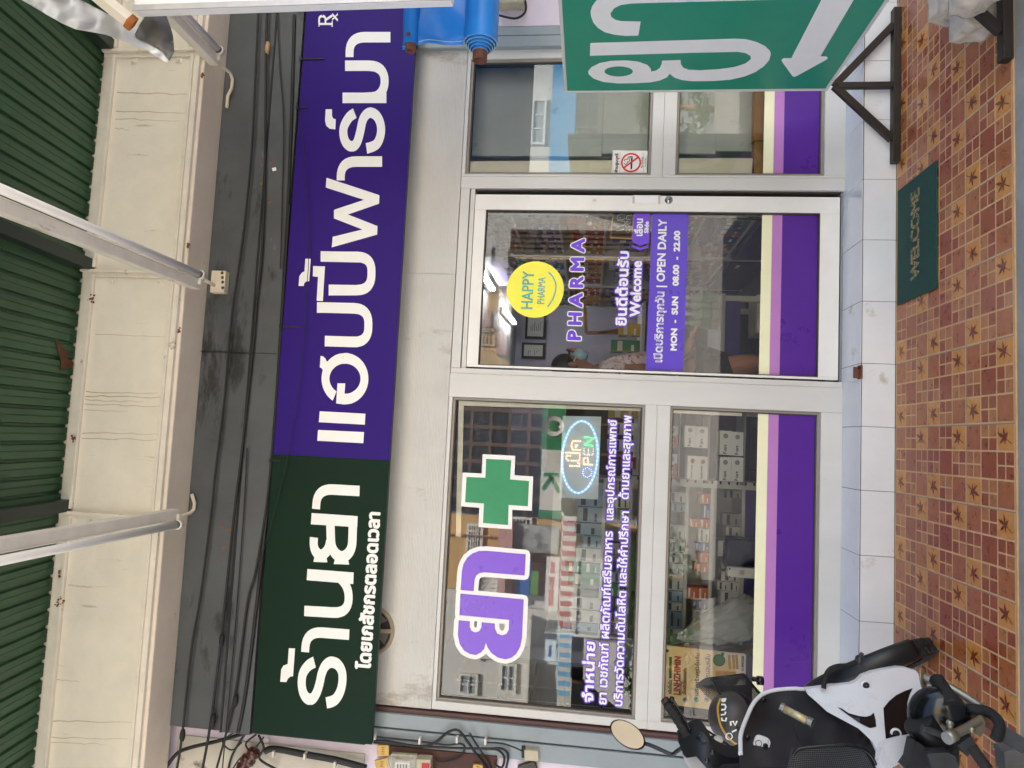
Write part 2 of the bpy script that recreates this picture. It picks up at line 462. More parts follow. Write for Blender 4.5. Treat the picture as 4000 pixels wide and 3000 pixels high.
ZB = .158
b = B()
b.box(-4.2, 4.6, .004, .9, -.3, ZB - .004, 1)
for i in range(-14, 15):
    x0 = TX0 + i * TS
    b.box(x0 + .0012, x0 + TS - .0012, -.001, .006, .003, ZB - .007, 0)
    dz = random.uniform(-.0008, .0008)
    b.box(x0 + .0012, x0 + TS - .0012, .0005, .5, ZB - .003, ZB + dz, 0)
struct(b.build('step', [G('white_tile'), G('tile_grout_dark')], bevel=.0015))

# ------------------------------------------------------------------ the shop building
SHOP = T('shop_building', 'pharmacy shophouse with pale aluminium shopfront and lilac side walls', 'shop', (.3, YF, 0))
b = B()
b.box(-12, -1.66, .205, .6, -.3, 4.2); b.box(2.24, 12, .205, .6, -.3, 4.2)
b.box(-12, 12, .16, 6, 4.3, 6.3)  # unseen upper floors, added and sized to keep sun off the shopfront
b.box(-12, -1.66, .6, 6, -.3, 4.3); b.box(2.6, 12, .6, 6, -.3, 4.3)
b.box(-1.9, 2.5, .34, .6, 2.5, 4.3)
b.build('wall', G('lilac_wall'), SHOP)
b = B(); b.box(-4.5, at(1200, 2922, y=.2).x, .197, .2045, at(1425, 2950, y=.2).z, 3.555); b.build('plaster_band', M('plaster', '#c2bbae', .85, 0, .12, 4, .3, 50, spots=[('#6d665c', 4, .62, (1, 1, 1))]), SHOP)
M('inside_wall', '#b9b6c4', .8, 0, .05, 3); M('inside_ceiling', '#d6d7d6', .8); M('inside_floor', '#4d4f55', .3, 0, .12, 5)
b = B(); b.box(-1.66, 2.6, 5.4, 5.6, -.1, 2.6); b.box(-1.68, -1.60, .345, 5.4, -.1, 2.5); b.box(2.5, 2.6, .4, 5.4, -.1, 2.5); b.build('inside_wall', G('inside_wall'), SHOP)
b = B(); b.box(-1.66, 2.6, .61, 5.4, 2.42, 2.48); b.build('ceiling', G('inside_ceiling'), SHOP)
b = B(); b.box(-1.66, 2.6, .505, 5.4, -.1, .14)
for i in range(12): b.box(-1.66, 2.6, .6 + i * .4, .604 + i * .4, .14, .1402, 1); b.box(-1.4 + i * .4, -1.396 + i * .4, .6, 5.4, .14, .1403, 1)
b.build('inside_floor', [G('inside_floor'), G('black')], SHOP)
# roller shutter guides both sides
for (x0, x1) in ((-1.66, -1.475), (2.115, 2.25)):
    b = B(); w = (x1 - x0)
    b.box(x0, x0 + w * .46, YF - .035, YF + .1, ZB - .3, 3.05, 0); b.box(x0 + w * .5, x0 + w * .88, YF - .03, YF + .1, ZB, 3.05, 0)
    b.box(x0 + w * .46, x0 + w * .5, YF - .01, YF + .1, ZB, 3.05, 1); b.box(x0 + w * .88, x1, YF - .012, YF + .1, ZB, 3.05, 2)
    b.build('shutter_guide', [G('guide_grey'), G('black'), G('guide_red')], SHOP, bevel=.003)
# shutter housing with its recessed face, then the cream beam in front
b = B()
b.box(-1.635, 2.6, .118, .34, 3.27, 3.557, 0); b.box(-1.635, 2.6, .105, .34, 3.11, 3.268, 0); b.box(-1.635, 2.6, .125, .34, 2.5, 3.108, 1)
b.box(-1.635, 2.6, .099, .12, 3.262, 3.272, 1)
for x in (.35,): b.box(x, x + .003, .103, .12, 3.11, 3.557, 1)
b.build('shutter_box', [G('shutter_dark'), G('black')], SHOP, bevel=.004)
b = B(); b.box(-3.2, 4, -.078, .135, 3.56, 4.3, 0); b.build('beam', G('cream_soffit'), SHOP, bevel=.006)
def bx(X, Y, pl): return at(X, Y, y=pl).x
J = [at(500, 215, y=-.09).x, at(400, 1070, y=-.09).x, at(300, 2010, y=-.09).x]
edges = [-3.2] + sorted(J) + [4.0]
for k in range(4):
    x0, x1 = edges[k], edges[k + 1]
    b = B(); b.box(x0 + .004, x1 - .004, -.088, -.079, 3.62, 4.10, 0); b.build('fascia_panel', G('cream'), SHOP, bevel=.002)
for k in range(4):
    x0, x1 = edges[k] + .03, edges[k + 1] - .006
    b = B(); b.box(x0, x1, -.1, -.0785, 3.578, 3.622, 0); b.box(x0, x1, -.113, -.1, 3.605, 3.622, 0)
    b.box(x0, x1, -.1, -.0785, 4.062, 4.125, 0); b.box(x0, x1, -.113, -.1, 4.058, 4.072, 0); b.build('angle_strip', G('cream_steel'), SHOP, bevel=.002)
for x in J:
    b = B(); b.box(x - .018, x + .018, -.103, -.0885, 3.56, 4.13, 0); b.box(x + .004, x + .018, -.125, -.1035, 3.56, 4.13, 0)
    for z in (3.70, 3.96):
        b.box(x - .05, x - .019, -.094, -.0885, z - .018, z + .018, 0); b.lathe([(0, -.012), (.009, -.012), (.009, 0)], (x - .037, -.094, z), (0, 1, 0), 10, 0)
    b.build('panel_joint', G('cream_steel'), SHOP, bevel=.0015)
# drip stains and rust on the fascia
rs_ = random.Random(3)
M('stain', '#bfae8f', .8, 0, .2, 20); M('rust_fresh', '#7a4420', .9, 0, .4, 40)
for (Y, Xa, Xb, w) in [(362, 458, 763, 2.2), (434, 452, 762, 1.8), (464, 450, 700, 1.5), (500, 450, 505, 1.4), (1306, 372, 680, 1.2), (1530, 335, 620, 2.0), (1546, 333, 655, 2.4), (1562, 332, 560, 1.8), (1580, 330, 650, 1.8), (1600, 328, 500, 1.4), (1690, 320, 640, 1.6), (1712, 318, 640, 1.8), (2285, 265, 360, 1.4), (2655, 215, 310, 1.8), (2815, 205, 520, 2.0), (2880, 195, 500, 1.6), (2900, 195, 420, 1.4)]:
    b = B(); n_ = 10; P_ = [(Xa + (Xb - Xa) * i / n_, Y + rs_.uniform(-3, 3) + i * .8) for i in range(n_ + 1)]
    for i in range(n_):
        (xa_, ya_), (xb_, yb_) = P_[i], P_[i + 1]; wa, wb = w * (1 - .6 * i / n_), w * (1 - .6 * (i + 1) / n_)
        b.add([at(xa_, ya_ - wa, y=-.0886), at(xa_, ya_ + wa, y=-.0886), at(xb_, yb_ + wb, y=-.0886), at(xb_, yb_ - wb, y=-.0886)], [(0, 1, 2, 3)])
    b.build('drip_stain', G('stain'), SHOP)
for (X, Y, rx, ry, yy) in [(354, 1165, 16, 26, -.1145), (792, 292, 9, 14, -.1145), (235, 2355, 16, 26, -.1145), (288, 1715, 8, 16, -.1145), (735, 960, 6, 14, -.1145), (700, 1290, 6, 10, -.1145), (232, 2240, 6, 20, -.1145)]:
    b = B()
    for k in range(14):
        cx_, cy_ = X + rs_.gauss(0, rx * .45), Y + rs_.gauss(0, ry * .45); r_ = rs_.uniform(1.5, 5.5)
        b.add([at(cx_ + r_ * cos(t) * rs_.uniform(.6, 1.2), cy_ + r_ * sin(t) * rs_.uniform(.6, 1.2), y=yy - .0002 * k) for t in [2 * pi * i / 8 for i in range(8)]], [tuple(range(8))])
    b.build('rust_stain', G('rust_fresh'), SHOP)
# grooved cladding over the windows
b = B(); xj = at(1600, 1068, y=YF).x
b.box(-1.466, xj - .001, YF - .003, YF + .09, 2.188, 2.52); b.box(xj + .001, 2.118, YF - .003, YF + .09, 2.188, 2.52)
b.build('cladding_panel', G('groove'), SHOP)
b = B(); b.box(-1.6, 2.4, .315, .34, 2.192, 2.5); b.build('header', G('alum'), SHOP)

XM0, XM1 = .168, .325
b = B(); b.box(XM0, XM1 - .03, YF, .33, ZB, 2.187); b.box(XM1 - .0295, XM1, YF + .006, .33, ZB, 2.187); b.build('mullion', G('alum'), SHOP, bevel=.002)
b = B(); b.box(1.325, 1.391, YF + .002, .36, ZB, 2.187); b.box(1.318, 1.3245, YF + .02, .36, ZB, 2.187, 1); b.build('door_jamb', [G('alum'), G('gasket')], SHOP, bevel=.002)
b = B(); b.box(XM1 + .001, 1.324, YF + .004, .3, 2.135, 2.185); b.box(XM1 + .001, 1.324, YF + .012, .3, 2.106, 2.13); b.box(XM1 + .001, 1.324, YF + .03, .3, 2.128, 2.137, 1); b.build('door_track', [G('alum'), G('gasket')], SHOP, bevel=.0015)
b = B(); b.box(XM1, 1.324, YF + .02, .33, ZB, .17); b.build('door_sill', M('sill', '#8b9096', .4, .4), SHOP)

def window(x0, x1, z0, z1, st, top, bot):
    """frame bars, dark gasket, one pane; st = left/right stile widths"""
    b = B()
    if st[0]: b.box(x0, x0 + st[0], YF, .31, z0, z1)
    if st[1]: b.box(x1 - st[1], x1, YF, .31, z0, z1)
    xa, xb = x0 + st[0], x1 - st[1]
    if top: b.box(xa, xb, YF - .001, .31, z1 - top, z1)
    if bot: b.box(xa, xb, YF - .001, .31, z0, z0 + bot)
    za, zb = z0 + bot, z1 - top; g = .014
    for q in ((xa, xa + g, za, zb), (xb - g, xb, za, zb), (xa + g, xb - g, za, za + g), (xa + g, xb - g, zb - g, zb)):
        b.box(q[0], q[1], YF + .012, .3, q[2], q[3], 2)
        cx, cz = (q[0] + q[1]) / 2, (q[2] + q[3]) / 2
    g2 = g + .005
    for q in ((xa + g, xa + g2, za + g, zb - g), (xb - g2, xb - g, za + g, zb - g), (xa + g2, xb - g2, za + g, za + g2), (xa + g2, xb - g2, zb - g2, zb - g)):
        b.box(q[0], q[1], YF + .02, .295, q[2], q[3], 1)
    w = b.build('window', [G('alum'), G('gasket'), M('bead', '#8e877f', .45)], SHOP, bevel=.0015)
    p = B(); p.quad((xa + g2, YGL, za + g2), (xb - g2, YGL, za + g2), (xb - g2, YGL, zb - g2), (xa + g2, YGL, zb - g2)); p.build('pane', G('glass'), w)
    return w
TL0, TL1, TR0, TR1 = 1.013, 1.141, 1.025, 1.154
W_LU = window(-1.466, XM0 - .0005, TL1 - .06, 2.186, (.042, 0), .02, .06)
W_LL = window(-1.466, XM0 - .0005, ZB, TL1 - .061, (.042, 0), .067, .105)
W_RU = window(1.3915, 2.118, TR1 - .06, 2.186, (.012, .05), .02, .06)
W_RL = window(1.3915, 2.118, ZB, TR1 - .061, (.012, .05), .067, .105)
# sliding door
YD = .258
DX0, DX1, DZ0, DZ1 = .335, 1.293, .178, 2.103
b = B()
b.box(DX0, DX0 + .012, YD - .02, YD + .02, DZ0, DZ1); b.box(1.207, DX1, YD - .02, YD + .02, DZ0, DZ1)
b.box(DX0 + .012, 1.207, YD - .0195, YD + .02, DZ1 - .063, DZ1); b.box(DX0 + .012, 1.207, YD - .0195, YD + .02, DZ0, DZ0 + .098)
for q in ((DX0 + .012, DX0 + .016, .276, 2.04), (1.201, 1.207, .276, 2.04), (DX0 + .016, 1.201, 2.034, 2.04), (DX0 + .016, 1.201, .276, .282)): b.box(q[0], q[1], YD - .021, YD + .01, q[2], q[3], 1)
DOOR = b.build('door', [G('alum_white'), G('gasket')], SHOP, bevel=.002)
p = B(); p.quad((DX0 + .016, YD, .282), (1.201, YD, .282), (1.201, YD, 2.034), (DX0 + .016, YD, 2.034)); p.build('pane', G('door_glass'), DOOR)
h0, h1 = at(2470, 780, y=YD - .02), at(2578, 780, y=YD - .02); hx = h0.x
b = B(); b.box(hx - .024, hx + .024, YD - .0235, YD - .0205, h1.z, h0.z, 0); b.box(hx - .014, hx + .014, YD - .0245, YD - .0236, h1.z + .012, h0.z - .012, 1)
b.box(hx - .022, hx + .022, YD - .03, YD - .024, h0.z - .01, h0.z, 2); b.box(hx - .022, hx + .022, YD - .03, YD - .024, h1.z, h1.z + .01, 2)
b.build('handle', [G('alum_white'), G('white_paint'), M('chrome', '#a8a8a8', .25, .8)], DOOR)
k = at(2612, 782, y=YD - .02); b = B(); b.lathe([(.001, -.009), (.012, -.009), (.013, -.006), (.02, -.004), (.021, 0)], k, (0, 1, 0), 24, 0); b.box(k.x - .002, k.x + .002, k.y - .0095, k.y - .009, k.z - .007, k.z + .007, 1)
b.build('lock', [G('chrome'), G('black')], DOOR)
k = at(2322, 782, y=YD - .02); b = B(); b.lathe([(.001, -.003), (.009, -.003), (.01, 0)], k, (0, 1, 0), 16, 0); b.build('screw_cap', G('alum'), DOOR)

# coloured film bands along the foot of the glass
def band(w, y, x0, x1):
    lv = [at(X, 1500, y=y).z for X in (2963, 3004, 3044, 3212)]
    lv[3] = .284
    for nm, m, a, c in (('cream_film', 'cream_band', 1, 0), ('lilac_film', 'lilac_band', 2, 1), ('purple_film', 'purple_band', 3, 2)):
        b = B(); b.box(x0, x1, y - .0008, y, lv[a], lv[c] - .0003); b.build(nm, G(m), w)
band(W_LL, YGL - .0015, -1.404, XM0 - .0205); band(W_RL, YGL - .0015, 1.423, 2.048); band(DOOR, YD - .0015, DX0 + .017, 1.2)

# paper strips on the edges of the glass
def strip(w, y, q, nm='paper_strip', m='paper'):
    b = B(); b.prism([at(X, Y, y=y) for X, Y in q], (0, .0006, 0)); return b.build(nm, G(m), w)
strip(W_LU, YGL + .003, [(1800, 1552), (2505, 1580), (2502, 1606), (1797, 1584)])
strip(W_LL, YGL + .003, [(2606, 1585), (2900, 1598), (2898, 1626), (2606, 1612)], m='paper')
strip(W_LU, YGL + .0055, [(1792, 1560), (1812, 1562), (1800, 2100), (1780, 2095)], 'blind_rail')
strip(W_RU, YGL + .003, [(1812, 630), (2440, 625), (2438, 690), (1810, 690)], 'paper_strip', 'paper')
strip(W_RL, YGL + .003, [(2648, 618), (2940, 618), (2938, 682), (2645, 684)], 'paper_strip', 'paper')
# ------------------------------------------------------------------ awning over the pavement
AW = T('awning_roof', 'green corrugated metal awning sloping down from the cream beam towards the street', 'awning', (.3, -.1, 4.13))
SL = .128; Y0A, Y1A, Z0A = -.06, -2.5, 4.15
prof = []; px0 = -3.0; P_ = .086
while px0 < 3.9:
    prof += [(px0, 0), (px0 + .030, 0), (px0 + .033, .003), (px0 + .036, 0), (px0 + .062, 0), (px0 + .068, .015), (px0 + .078, .015), (px0 + .084, 0)]; px0 += P_
b = B(); n = len(prof)
za = lambda y: Z0A + (y - Y0A) * SL
v = [(x, Y0A, za(Y0A) + h) for x, h in prof] + [(x, Y1A, za(Y1A) + h) for x, h in prof]
b.add(v, [(i, i + 1, n + i + 1, n + i) for i in range(n - 1)], 0)
v2 = [(x, y, z + .004) for x, y, z in v]
b.add(v2, [(i, n + i, n + i + 1, i + 1) for i in range(n - 1)], 0)
b.build('roof_sheet', G('green_sheet'), AW, fix=False)
for x in J:
    b = B(); xx = x + .045
    b.hexa([(xx - .03, Y1A, za(Y1A) - .075), (xx + .03, Y1A, za(Y1A) - .075), (xx + .03, Y0A - .02, za(Y0A) - .075), (xx - .03, Y0A - .02, za(Y0A) - .075),
            (xx - .03, Y1A, za(Y1A) - .004), (xx + .03, Y1A, za(Y1A) - .004), (xx + .03, Y0A - .02, za(Y0A) - .004), (xx - .03, Y0A - .02, za(Y0A) - .004)])
    b.build('rafter', M('rafter', '#22302a', .5), AW)
# a rusty hole patch on the sheet
b = B(); yy = -.30
pts = [(213, 1320), (235, 1345), (262, 1372), (272, 1382), (258, 1395), (286, 1412), (284, 1432), (262, 1440), (236, 1446), (240, 1415), (232, 1392), (226, 1360)]
def on_sheet(X, Y, o=.006):
    d = ray(X, Y); # plane z = Z0A+(y-Y0A)*SL
    t = (Z0A - o + (CAM.y - Y0A) * SL - CAM.z) / (d.z - d.y * SL)
    return CAM + d * t
b.prism([on_sheet(*p) for p in pts], (0, 0, .002)); b.build('rust_patch', M('rust_dark', '#5c3a22', .9, 0, .4, 30), AW)
M('stamp', '#1c3321', .7)
def lamp(Xe, Ye, label, sgn, grp='fluorescent tubes under the awning'):
    e = at(Xe, Ye, y=-.11); z = e.z; x = e.x
    r = T('fluorescent_lamp', label, 'lamp', (x, -.11, z), grp)
    b = B(); b.tube([(x, -.115, z), (x, -1.70, z)], .0185, 16); b.build('tube', M('tube_white', '#f6f3ee', .4, 0, .02, 30, spots=[('#8c867e', 40, .76, (1, 1, 1))]), r)
    b = B(); bx0 = x + sgn * .052
    b.box(bx0 - .024, bx0 + .024, -1.73, -.085, z + .006, z + .055, 0); b.box(bx0 - sgn * .027 - .0025, bx0 - sgn * .027 + .0025, -1.73, -.085, z + .002, z + .05, 0)
    b.build('batten', M('batten', '#e6dfd2', .5, 0, .1, 8, spots=[('#8a7c6a', 10, .62, (1, .3, 1))]), r, bevel=.003)
    for y in (-.098, -1.715):
        b = B(); b.lathe([(.001, -.012), (.023, -.012), (.025, -.008), (.025, .012), (.001, .012)], (x, y, z), (0, 1, 0), 16, 0); b.box(min(x, bx0), max(x, bx0), y - .008, y + .008, z - .008, z + .012, 0)
        b.lathe([(.0192, -.024), (.0192, -.012)], (x, y, z), (0, 1, 0), 16, 1)
        b.build('lamp_holder', [G('batten'), M('holder_green', '#1f4a3a', .5)], r)
    return r, bx0, z
L1 = lamp(853, 193, 'fluorescent tube lamp beside the crumpled silver flashing', -1)
L2 = lamp(779, 1071, 'fluorescent tube lamp wired to the small white junction box', -1)
L3 = lamp(690, 2050, 'fluorescent tube lamp nearest the dark green end of the shop sign', 1)
# conduits and junction box
def conduit(pts, label):
    b = B(); b.tube(pts, .009, 10); return tag(b.build('conduit_pipe', M('conduit', '#d9cdb6', .5)), label, 'pipe')
def P3(l): return [at(X, Y, y=y) for X, Y, y in l]
conduit(P3([(842, 225, -.08), (872, 262, .0), (900, 285, .09), (908, 310, .1), (905, 345, .1), (890, 375, .1), (886, 420, .1)]), 'cream conduit bent round the beam behind the silver flashing')
conduit(P3([(796, 1092, -.06), (842, 1118, .09)]), 'short straight cream conduit between tube lamp and junction box')
conduit(P3([(695, 2020, -.06), (742, 2005, .085), (757, 1990, .1), (760, 1965, .1), (749, 1930, .1)]), 'cream conduit hooked round the beam above the green end of sign')
jb = T('junction_box', 'small white junction box with knock-out holes under the cream beam', 'junction box', at(855, 1102, y=.1))
a, c = at(830, 1058, y=.08), at(878, 1145, y=.08)
b = B(); b.box(c.x, a.x, .07, .117, c.z, a.z); b.build('casing', G('conduit'), jb, bevel=.004)
for X, Y in ((868, 1066), (869, 1084), (870, 1102), (870, 1124)):
    p = at(X, Y, y=.07); b = B(); b.lathe([(.001, -.001), (.0085, -.001), (.0085, .001)], p, (0, 1, 0), 14); b.build('knockout', M('knock', '#4d3a2a', .7), jb)

# ------------------------------------------------------------------ main sign board
YS = .09
SB = T('sign_board', 'long purple and dark green shop sign with big white Thai lettering', 'sign', (.3, YS, 2.76))
tl, bl, tr, br, st, sb = at(985, 2860, y=YS), at(1452, 2910, y=YS), at(1205, 30, y=YS), at(1621, 301, y=YS), at(1077, 1775, y=YS), at(1522, 1798, y=YS)
zt, zb_, xl, xr, xs = tl.z, bl.z, (tl.x + bl.x) / 2, 2.33, (st.x + sb.x) / 2
b = B(); b.box(xs, xr, YS, YS + .006, zb_, zt); b.build('purple_panel', G('purple_sign'), SB)
b = B(); b.box(xl, xs - .0008, YS, YS + .006, zb_, zt); b.build('green_panel', G('green_sign'), SB)
b = B(); b.box(xl + .002, xr, YS + .0065, YS + .034, zb_ + .002, zt - .002); b.build('backing_frame', M('sign_back', '#26242c', .5), SB)
pl = lambda o: (lambda X, Y: at(X, Y, y=YS - o))
cA = lambda l: [(1000 + .6028 * x, .6028 * y) for x, y in l]
cB = lambda l: [(1000 + .6028 * x, 1000 + .6028 * y) for x, y in l]
cC = lambda l: [(1000 + .6028 * x, 2000 + .6028 * y) for x, y in l]
HX, HY = 15.6, 20.6
def S(l, r=45, hx=HX, hy=HY): return quads_of_pen(rounded(l, r), hx, hy)
def SP(l, hx=HX, hy=HY): return quads_of_pen(spline(l), hx, hy)
def arc(cx, cy, rx, ry, a0, a1, n=30): return [(cx + rx * cos(a0 + (a1 - a0) * i / n), cy + ry * sin(a0 + (a1 - a0) * i / n)) for i in range(n + 1)]
let = []
let.append(S(cA([(606, 370), (606, 241), (871, 241)]), 60))
let.append(S(cA([(577, 426), (834, 426), (834, 600), (770, 632), (700, 634)]), [62, 48, 20]) + S(cA([(561, 634), (845, 634)])))
let.append(SP(cA([(640, 733), (604, 760), (572, 815), (566, 865), (578, 915), (605, 945), (635, 945), (658, 915), (676, 850), (690, 785), (712, 745), (745, 730), (785, 755), (808, 810), (808, 870), (788, 925), (755, 950), (716, 962)])))
let.append([cA([(452, 708), (492, 708), (492, 750), (500, 768), (517, 773), (514, 838), (478, 834), (455, 815), (447, 780)])])
let.append(S(cA([(549, 1169), (549, 1047), (817, 1047)]), 60))
let.append([cA([(457, 1152), (800, 1265), (797, 1320), (595, 1390), (787, 1465), (785, 1520), (491, 1603), (497, 1535), (690, 1487), (505, 1415), (505, 1360), (700, 1295), (452, 1215)])])
let.append(S(cB([(419, 3), (750, 8), (746, 222), (471, 220)]), [55, 58]))
let.append([cB([(370, 65), (447, 68), (433, 292), (393, 290), (402, 135), (368, 132)])])
let.append([cB([(320, 17), (355, 18), (345, 163), (325, 165), (312, 178), (310, 194), (276, 194), (281, 130), (300, 105), (314, 100)])])
let.append(S(cB([(395, 333), (729, 341), (727, 560), (446, 551)]), [58, 58]))
ring = arc(575, 796, 127, 131, radians(137), radians(137 + 320), 40)
c3 = lambda l: [(1200 + .3047 * x, 1330 + .3047 * y) for x, y in l]
let.append(quads_of_pen(arc(1200 + .3047 * 484, 1330 + .3047 * 490, .3047 * 250, .3047 * 262, radians(122), radians(463), 44), HX * .99, HY) + [c3([(388, 547), (487, 551), (478, 690), (480, 800), (420, 815), (371, 806)])] +
           [c3([(172, 197), (205, 205), (235, 235), (252, 270), (300, 270), (215, 380), (199, 378), (182, 352), (161, 344)])])
# cut of the ring: a thin purple wedge keeps the slit open
let.append([cB([(413, 1006), (709, 1022), (705, 1093), (407, 1077)])]); let.append([cB([(402, 1127), (700, 1141), (695, 1213), (397, 1197)])])
let.append(S(cB([(389, 1640), (397, 1508), (671, 1523)]), 60))
c1 = lambda l: [(1150 + .1808 * x, 1950 + .1808 * y) for x, y in l]
let.append([c1([(372, 298), (1366, 366), (1358, 605), (355, 543)])] + quads_of_pen(rounded(c1([(1268, 400), (1240, 1290), (800, 1270), (778, 560)]), [70, 70], 12), 16.5, 23)
           + quads_of_pen(rounded(c1([(422, 825), (395, 1236), (730, 1245), (770, 900)]), [62, 58], 12), 15.8, 22))
let.append(S(cC([(313, 641), (598, 657), (603, 480), (545, 428)]), [58, 50]) + [cC([(333, 369), (633, 392), (630, 466), (328, 442)])])
let.append(S(cC([(318, 908), (326, 774), (604, 795)]), 62))
let.append(SP(cC([(379, 972), (340, 995), (305, 1045), (296, 1110), (306, 1170), (332, 1208), (365, 1210), (393, 1170), (412, 1110), (425, 1050), (447, 1000), (482, 974), (525, 985), (555, 1030), (560, 1095), (545, 1165), (510, 1218), (456, 1238)]), HX, HY * 1.08))
let.append([cC([(213, 882), (253, 885), (240, 1065), (222, 1067), (207, 1080), (197, 1102), (157, 1100), (163, 1020), (178, 995), (205, 985)])])
b = B()
for l in let: polys(b, l, pl(.0012), 110)
# Rx, small
R_ = [cA(q) for q in ([(405, 162), (497, 162), (497, 148), (405, 148)], [(405, 172), (411, 172), (411, 140), (405, 140)], [(490, 174), (497, 174), (497, 138), (490, 138)])]
R_ += quads_of_pen(rounded(cA([(409, 152), (409, 104), (450, 104), (450, 152)]), [14, 14]), 3.4, 5) + quads_of_pen(cA([(450, 130), (494, 100)]), 3.5, 5)
R_ += quads_of_pen(cA([(496, 126), (528, 92)]), 2.5, 2.2) + quads_of_pen(cA([(496, 94), (528, 130)]), 3.5, 4) + [cA(q) for q in ([(494, 134), (498, 134), (498, 118), (494, 118)], [(494, 101), (498, 101), (498, 86), (494, 86)], [(526, 138), (530, 138), (530, 122), (526, 122)], [(526, 100), (530, 100), (530, 84), (526, 84)])]
polys(b, R_, pl(.0012), 60)
p0, p1 = at(1446, 2614, y=YS), at(1479, 2004, y=YS); ztop = at(1389, 2610, y=YS).z
text(b, 'โดยเภสัชกรตลอดเวลา', (p0.x, p1.x, p0.z, ztop), lambda x, z: (x, YS - .0012, z), .0045, 60)
b.build('lettering', G('white_vinyl'), SB, fix=False)
for (X, Y, X2) in ((1145, 231, 1265), (1135, 420, 1200), (1100, 1275, 1168), (1055, 1798, 1098)):
    p, q = at(X, Y, y=YS - .004), at(X2, Y + 4, y=YS - .004)
    b = B(); b.box(p.x - .004, p.x + .004, YS - .006, YS - .0015, min(q.z, zt - .03), zt + .002); b.box(p.x - .01, p.x + .01, YS - .012, YS + .03, zt + .001, zt + .016); b.build('hanger', G('black'), SB)

# ------------------------------------------------------------------ cables along the shutter box
def cable(pts, r, label, y=.088, grp='black cables along the shutter box', mat='cable_black'):
    b = B(); l = [at(p[0], p[1], y=(p[2] if len(p) > 2 else y)) for p in pts]
    sp = spline([tuple(q) for q in l], 6); b.tube(sp, r * .82, 8)
    return tag(b.build('cable', G(mat)), label, 'cable', grp)
def spline3(pts, n=6):
    return spline(pts, n)
cable([(1045, 30), (1039, 200), (1037, 482), (1033, 753), (1022, 1000), (1003, 1180), (988, 1362), (943, 1783), (916, 2000), (868, 2458), (826, 2801), (790, 3010)], .0085, 'thickest black cable, wrapped with a pale taped joint near the blue tarpaulin')
cable([(1010, 30), (1000, 250), (985, 560), (962, 820), (940, 1000), (905, 1240), (876, 1570), (842, 1840), (826, 2000), (783, 2331), (747, 2542), (711, 2874), (690, 3010)], .0075, 'topmost black cable running just under the cream beam')
cable([(965, 1750), (952, 2000), (916, 2482), (868, 3010)], .004, 'thin straight black cable between two thicker ones')
cable([(1130, 800), (1090, 1400), (1050, 1900), (1000, 2223), (965, 2362), (916, 2723), (844, 3010)], .0075, 'black cable sagging along the lower edge of shutter box')
cable([(1082, 30), (1092, 250), (1108, 480), (1102, 800), (1095, 1050)], .004, 'thin black cable dropping away beside the taped joint')
cable([(1150, 60), (1140, 420), (1120, 900), (1070, 1700), (1010, 2300), (960, 2700), (930, 2860)], .012, 'heavy black cable bundle hidden behind the top of the sign', y=.10)
cable([(1158, 400, .06), (1181, 520, .06), (1199, 760, .06), (1205, 1000, .06), (1199, 1120, .06), (1175, 1464, .06), (1130, 1753, .06), (1072, 2000, .06), (1012, 2211, .06), (985, 2300, .07)], .0022, 'thin grey wire hanging across the purple front of the sign', mat='cable_black')
for X, Y, s_ in ((1047, 165, 1), (868, 2478, 0), (834, 2790, 1), (715, 2850, 1), (921, 2715, 1)):
    p = at(X, Y, y=.088); q = at(X - 4, Y + 45, y=.088); b = B(); b.tube([p, p.lerp(q, .3), p.lerp(q, .7), q], [.010, .0135, .0135, .009], 10)
    tag(b.build('cable_joint', M('tape', '#9a7a58' if s_ == 1 and Y < 300 else '#1a1a1a', .7) if Y > 300 else M('tape_pale', '#b08c66', .7)), {165: 'pale taped cable joint at the right end of the shutter box', 2478: 'black taped cable joint in mid run above the dark green sign', 2790: 'black taped joint on the second cable at the left end', 2850: 'black taped joint on the topmost cable next to cream beam', 2715: 'black taped joint on the lowest cable nearest the sign edge'}[Y], 'cable joint')

# ------------------------------------------------------------------ exhaust fan, half hidden by the sign
vc = at(1447, 2461, y=YF); vr = .133
VF = T('exhaust_fan', 'round beige exhaust fan in the cladding, half hidden by the sign', 'fan', vc)
M('fan_beige', '#9c8d76', .6, 0, .15, 12, spots=[('#4a4038', 14, .62, (1, 1, 1))]); M('fan_dark', '#2b2a2a', .6)
b = B(); b.lathe([(vr * .84, -.004), (vr * .86, -.014), (vr * .97, -.012), (vr, -.003), (vr, .0)], vc, (0, 1, 0), 48); b.build('housing_ring', G('fan_beige'), VF)
b = B(); b.lathe([(.001, -.0035), (vr * .86, -.0035)], vc, (0, 1, 0), 40); b.build('duct', G('fan_dark'), VF)
b = B()
for k in range(5):
    a = k * 2 * pi / 5 + .4; r0, r1 = .03, vr * .8
    pp = [(vc.x + r0 * cos(a), vc.y - .004, vc.z + r0 * sin(a)), (vc.x + r1 * cos(a - .15), vc.y - .0045, vc.z + r1 * sin(a - .15)), (vc.x + r1 * cos(a + .55), vc.y - .008, vc.z + r1 * sin(a + .55)), (vc.x + r0 * cos(a + .6), vc.y - .008, vc.z + r0 * sin(a + .6))]
    b.prism(pp, (0, .001, 0))
b.build('blades', M('fan_blade', '#6d675f', .5), VF)
b = B()
for k in range(3):
    a = k * 2 * pi / 3 - pi / 2 + .05; d = Vector((cos(a), 0, sin(a))); s_ = Vector((-sin(a), 0, cos(a)))
    b.obox(vc + d * vr * .48 + Vector((0, -.013, 0)), d * vr * .46, s_ * .011, Vector((0, .003, 0)))
b.lathe([(.001, -.022), (.02, -.02), (.026, -.012), (.026, -.008)], vc, (0, 1, 0), 20); b.build('guard', G('fan_beige'), VF, bevel=.002)

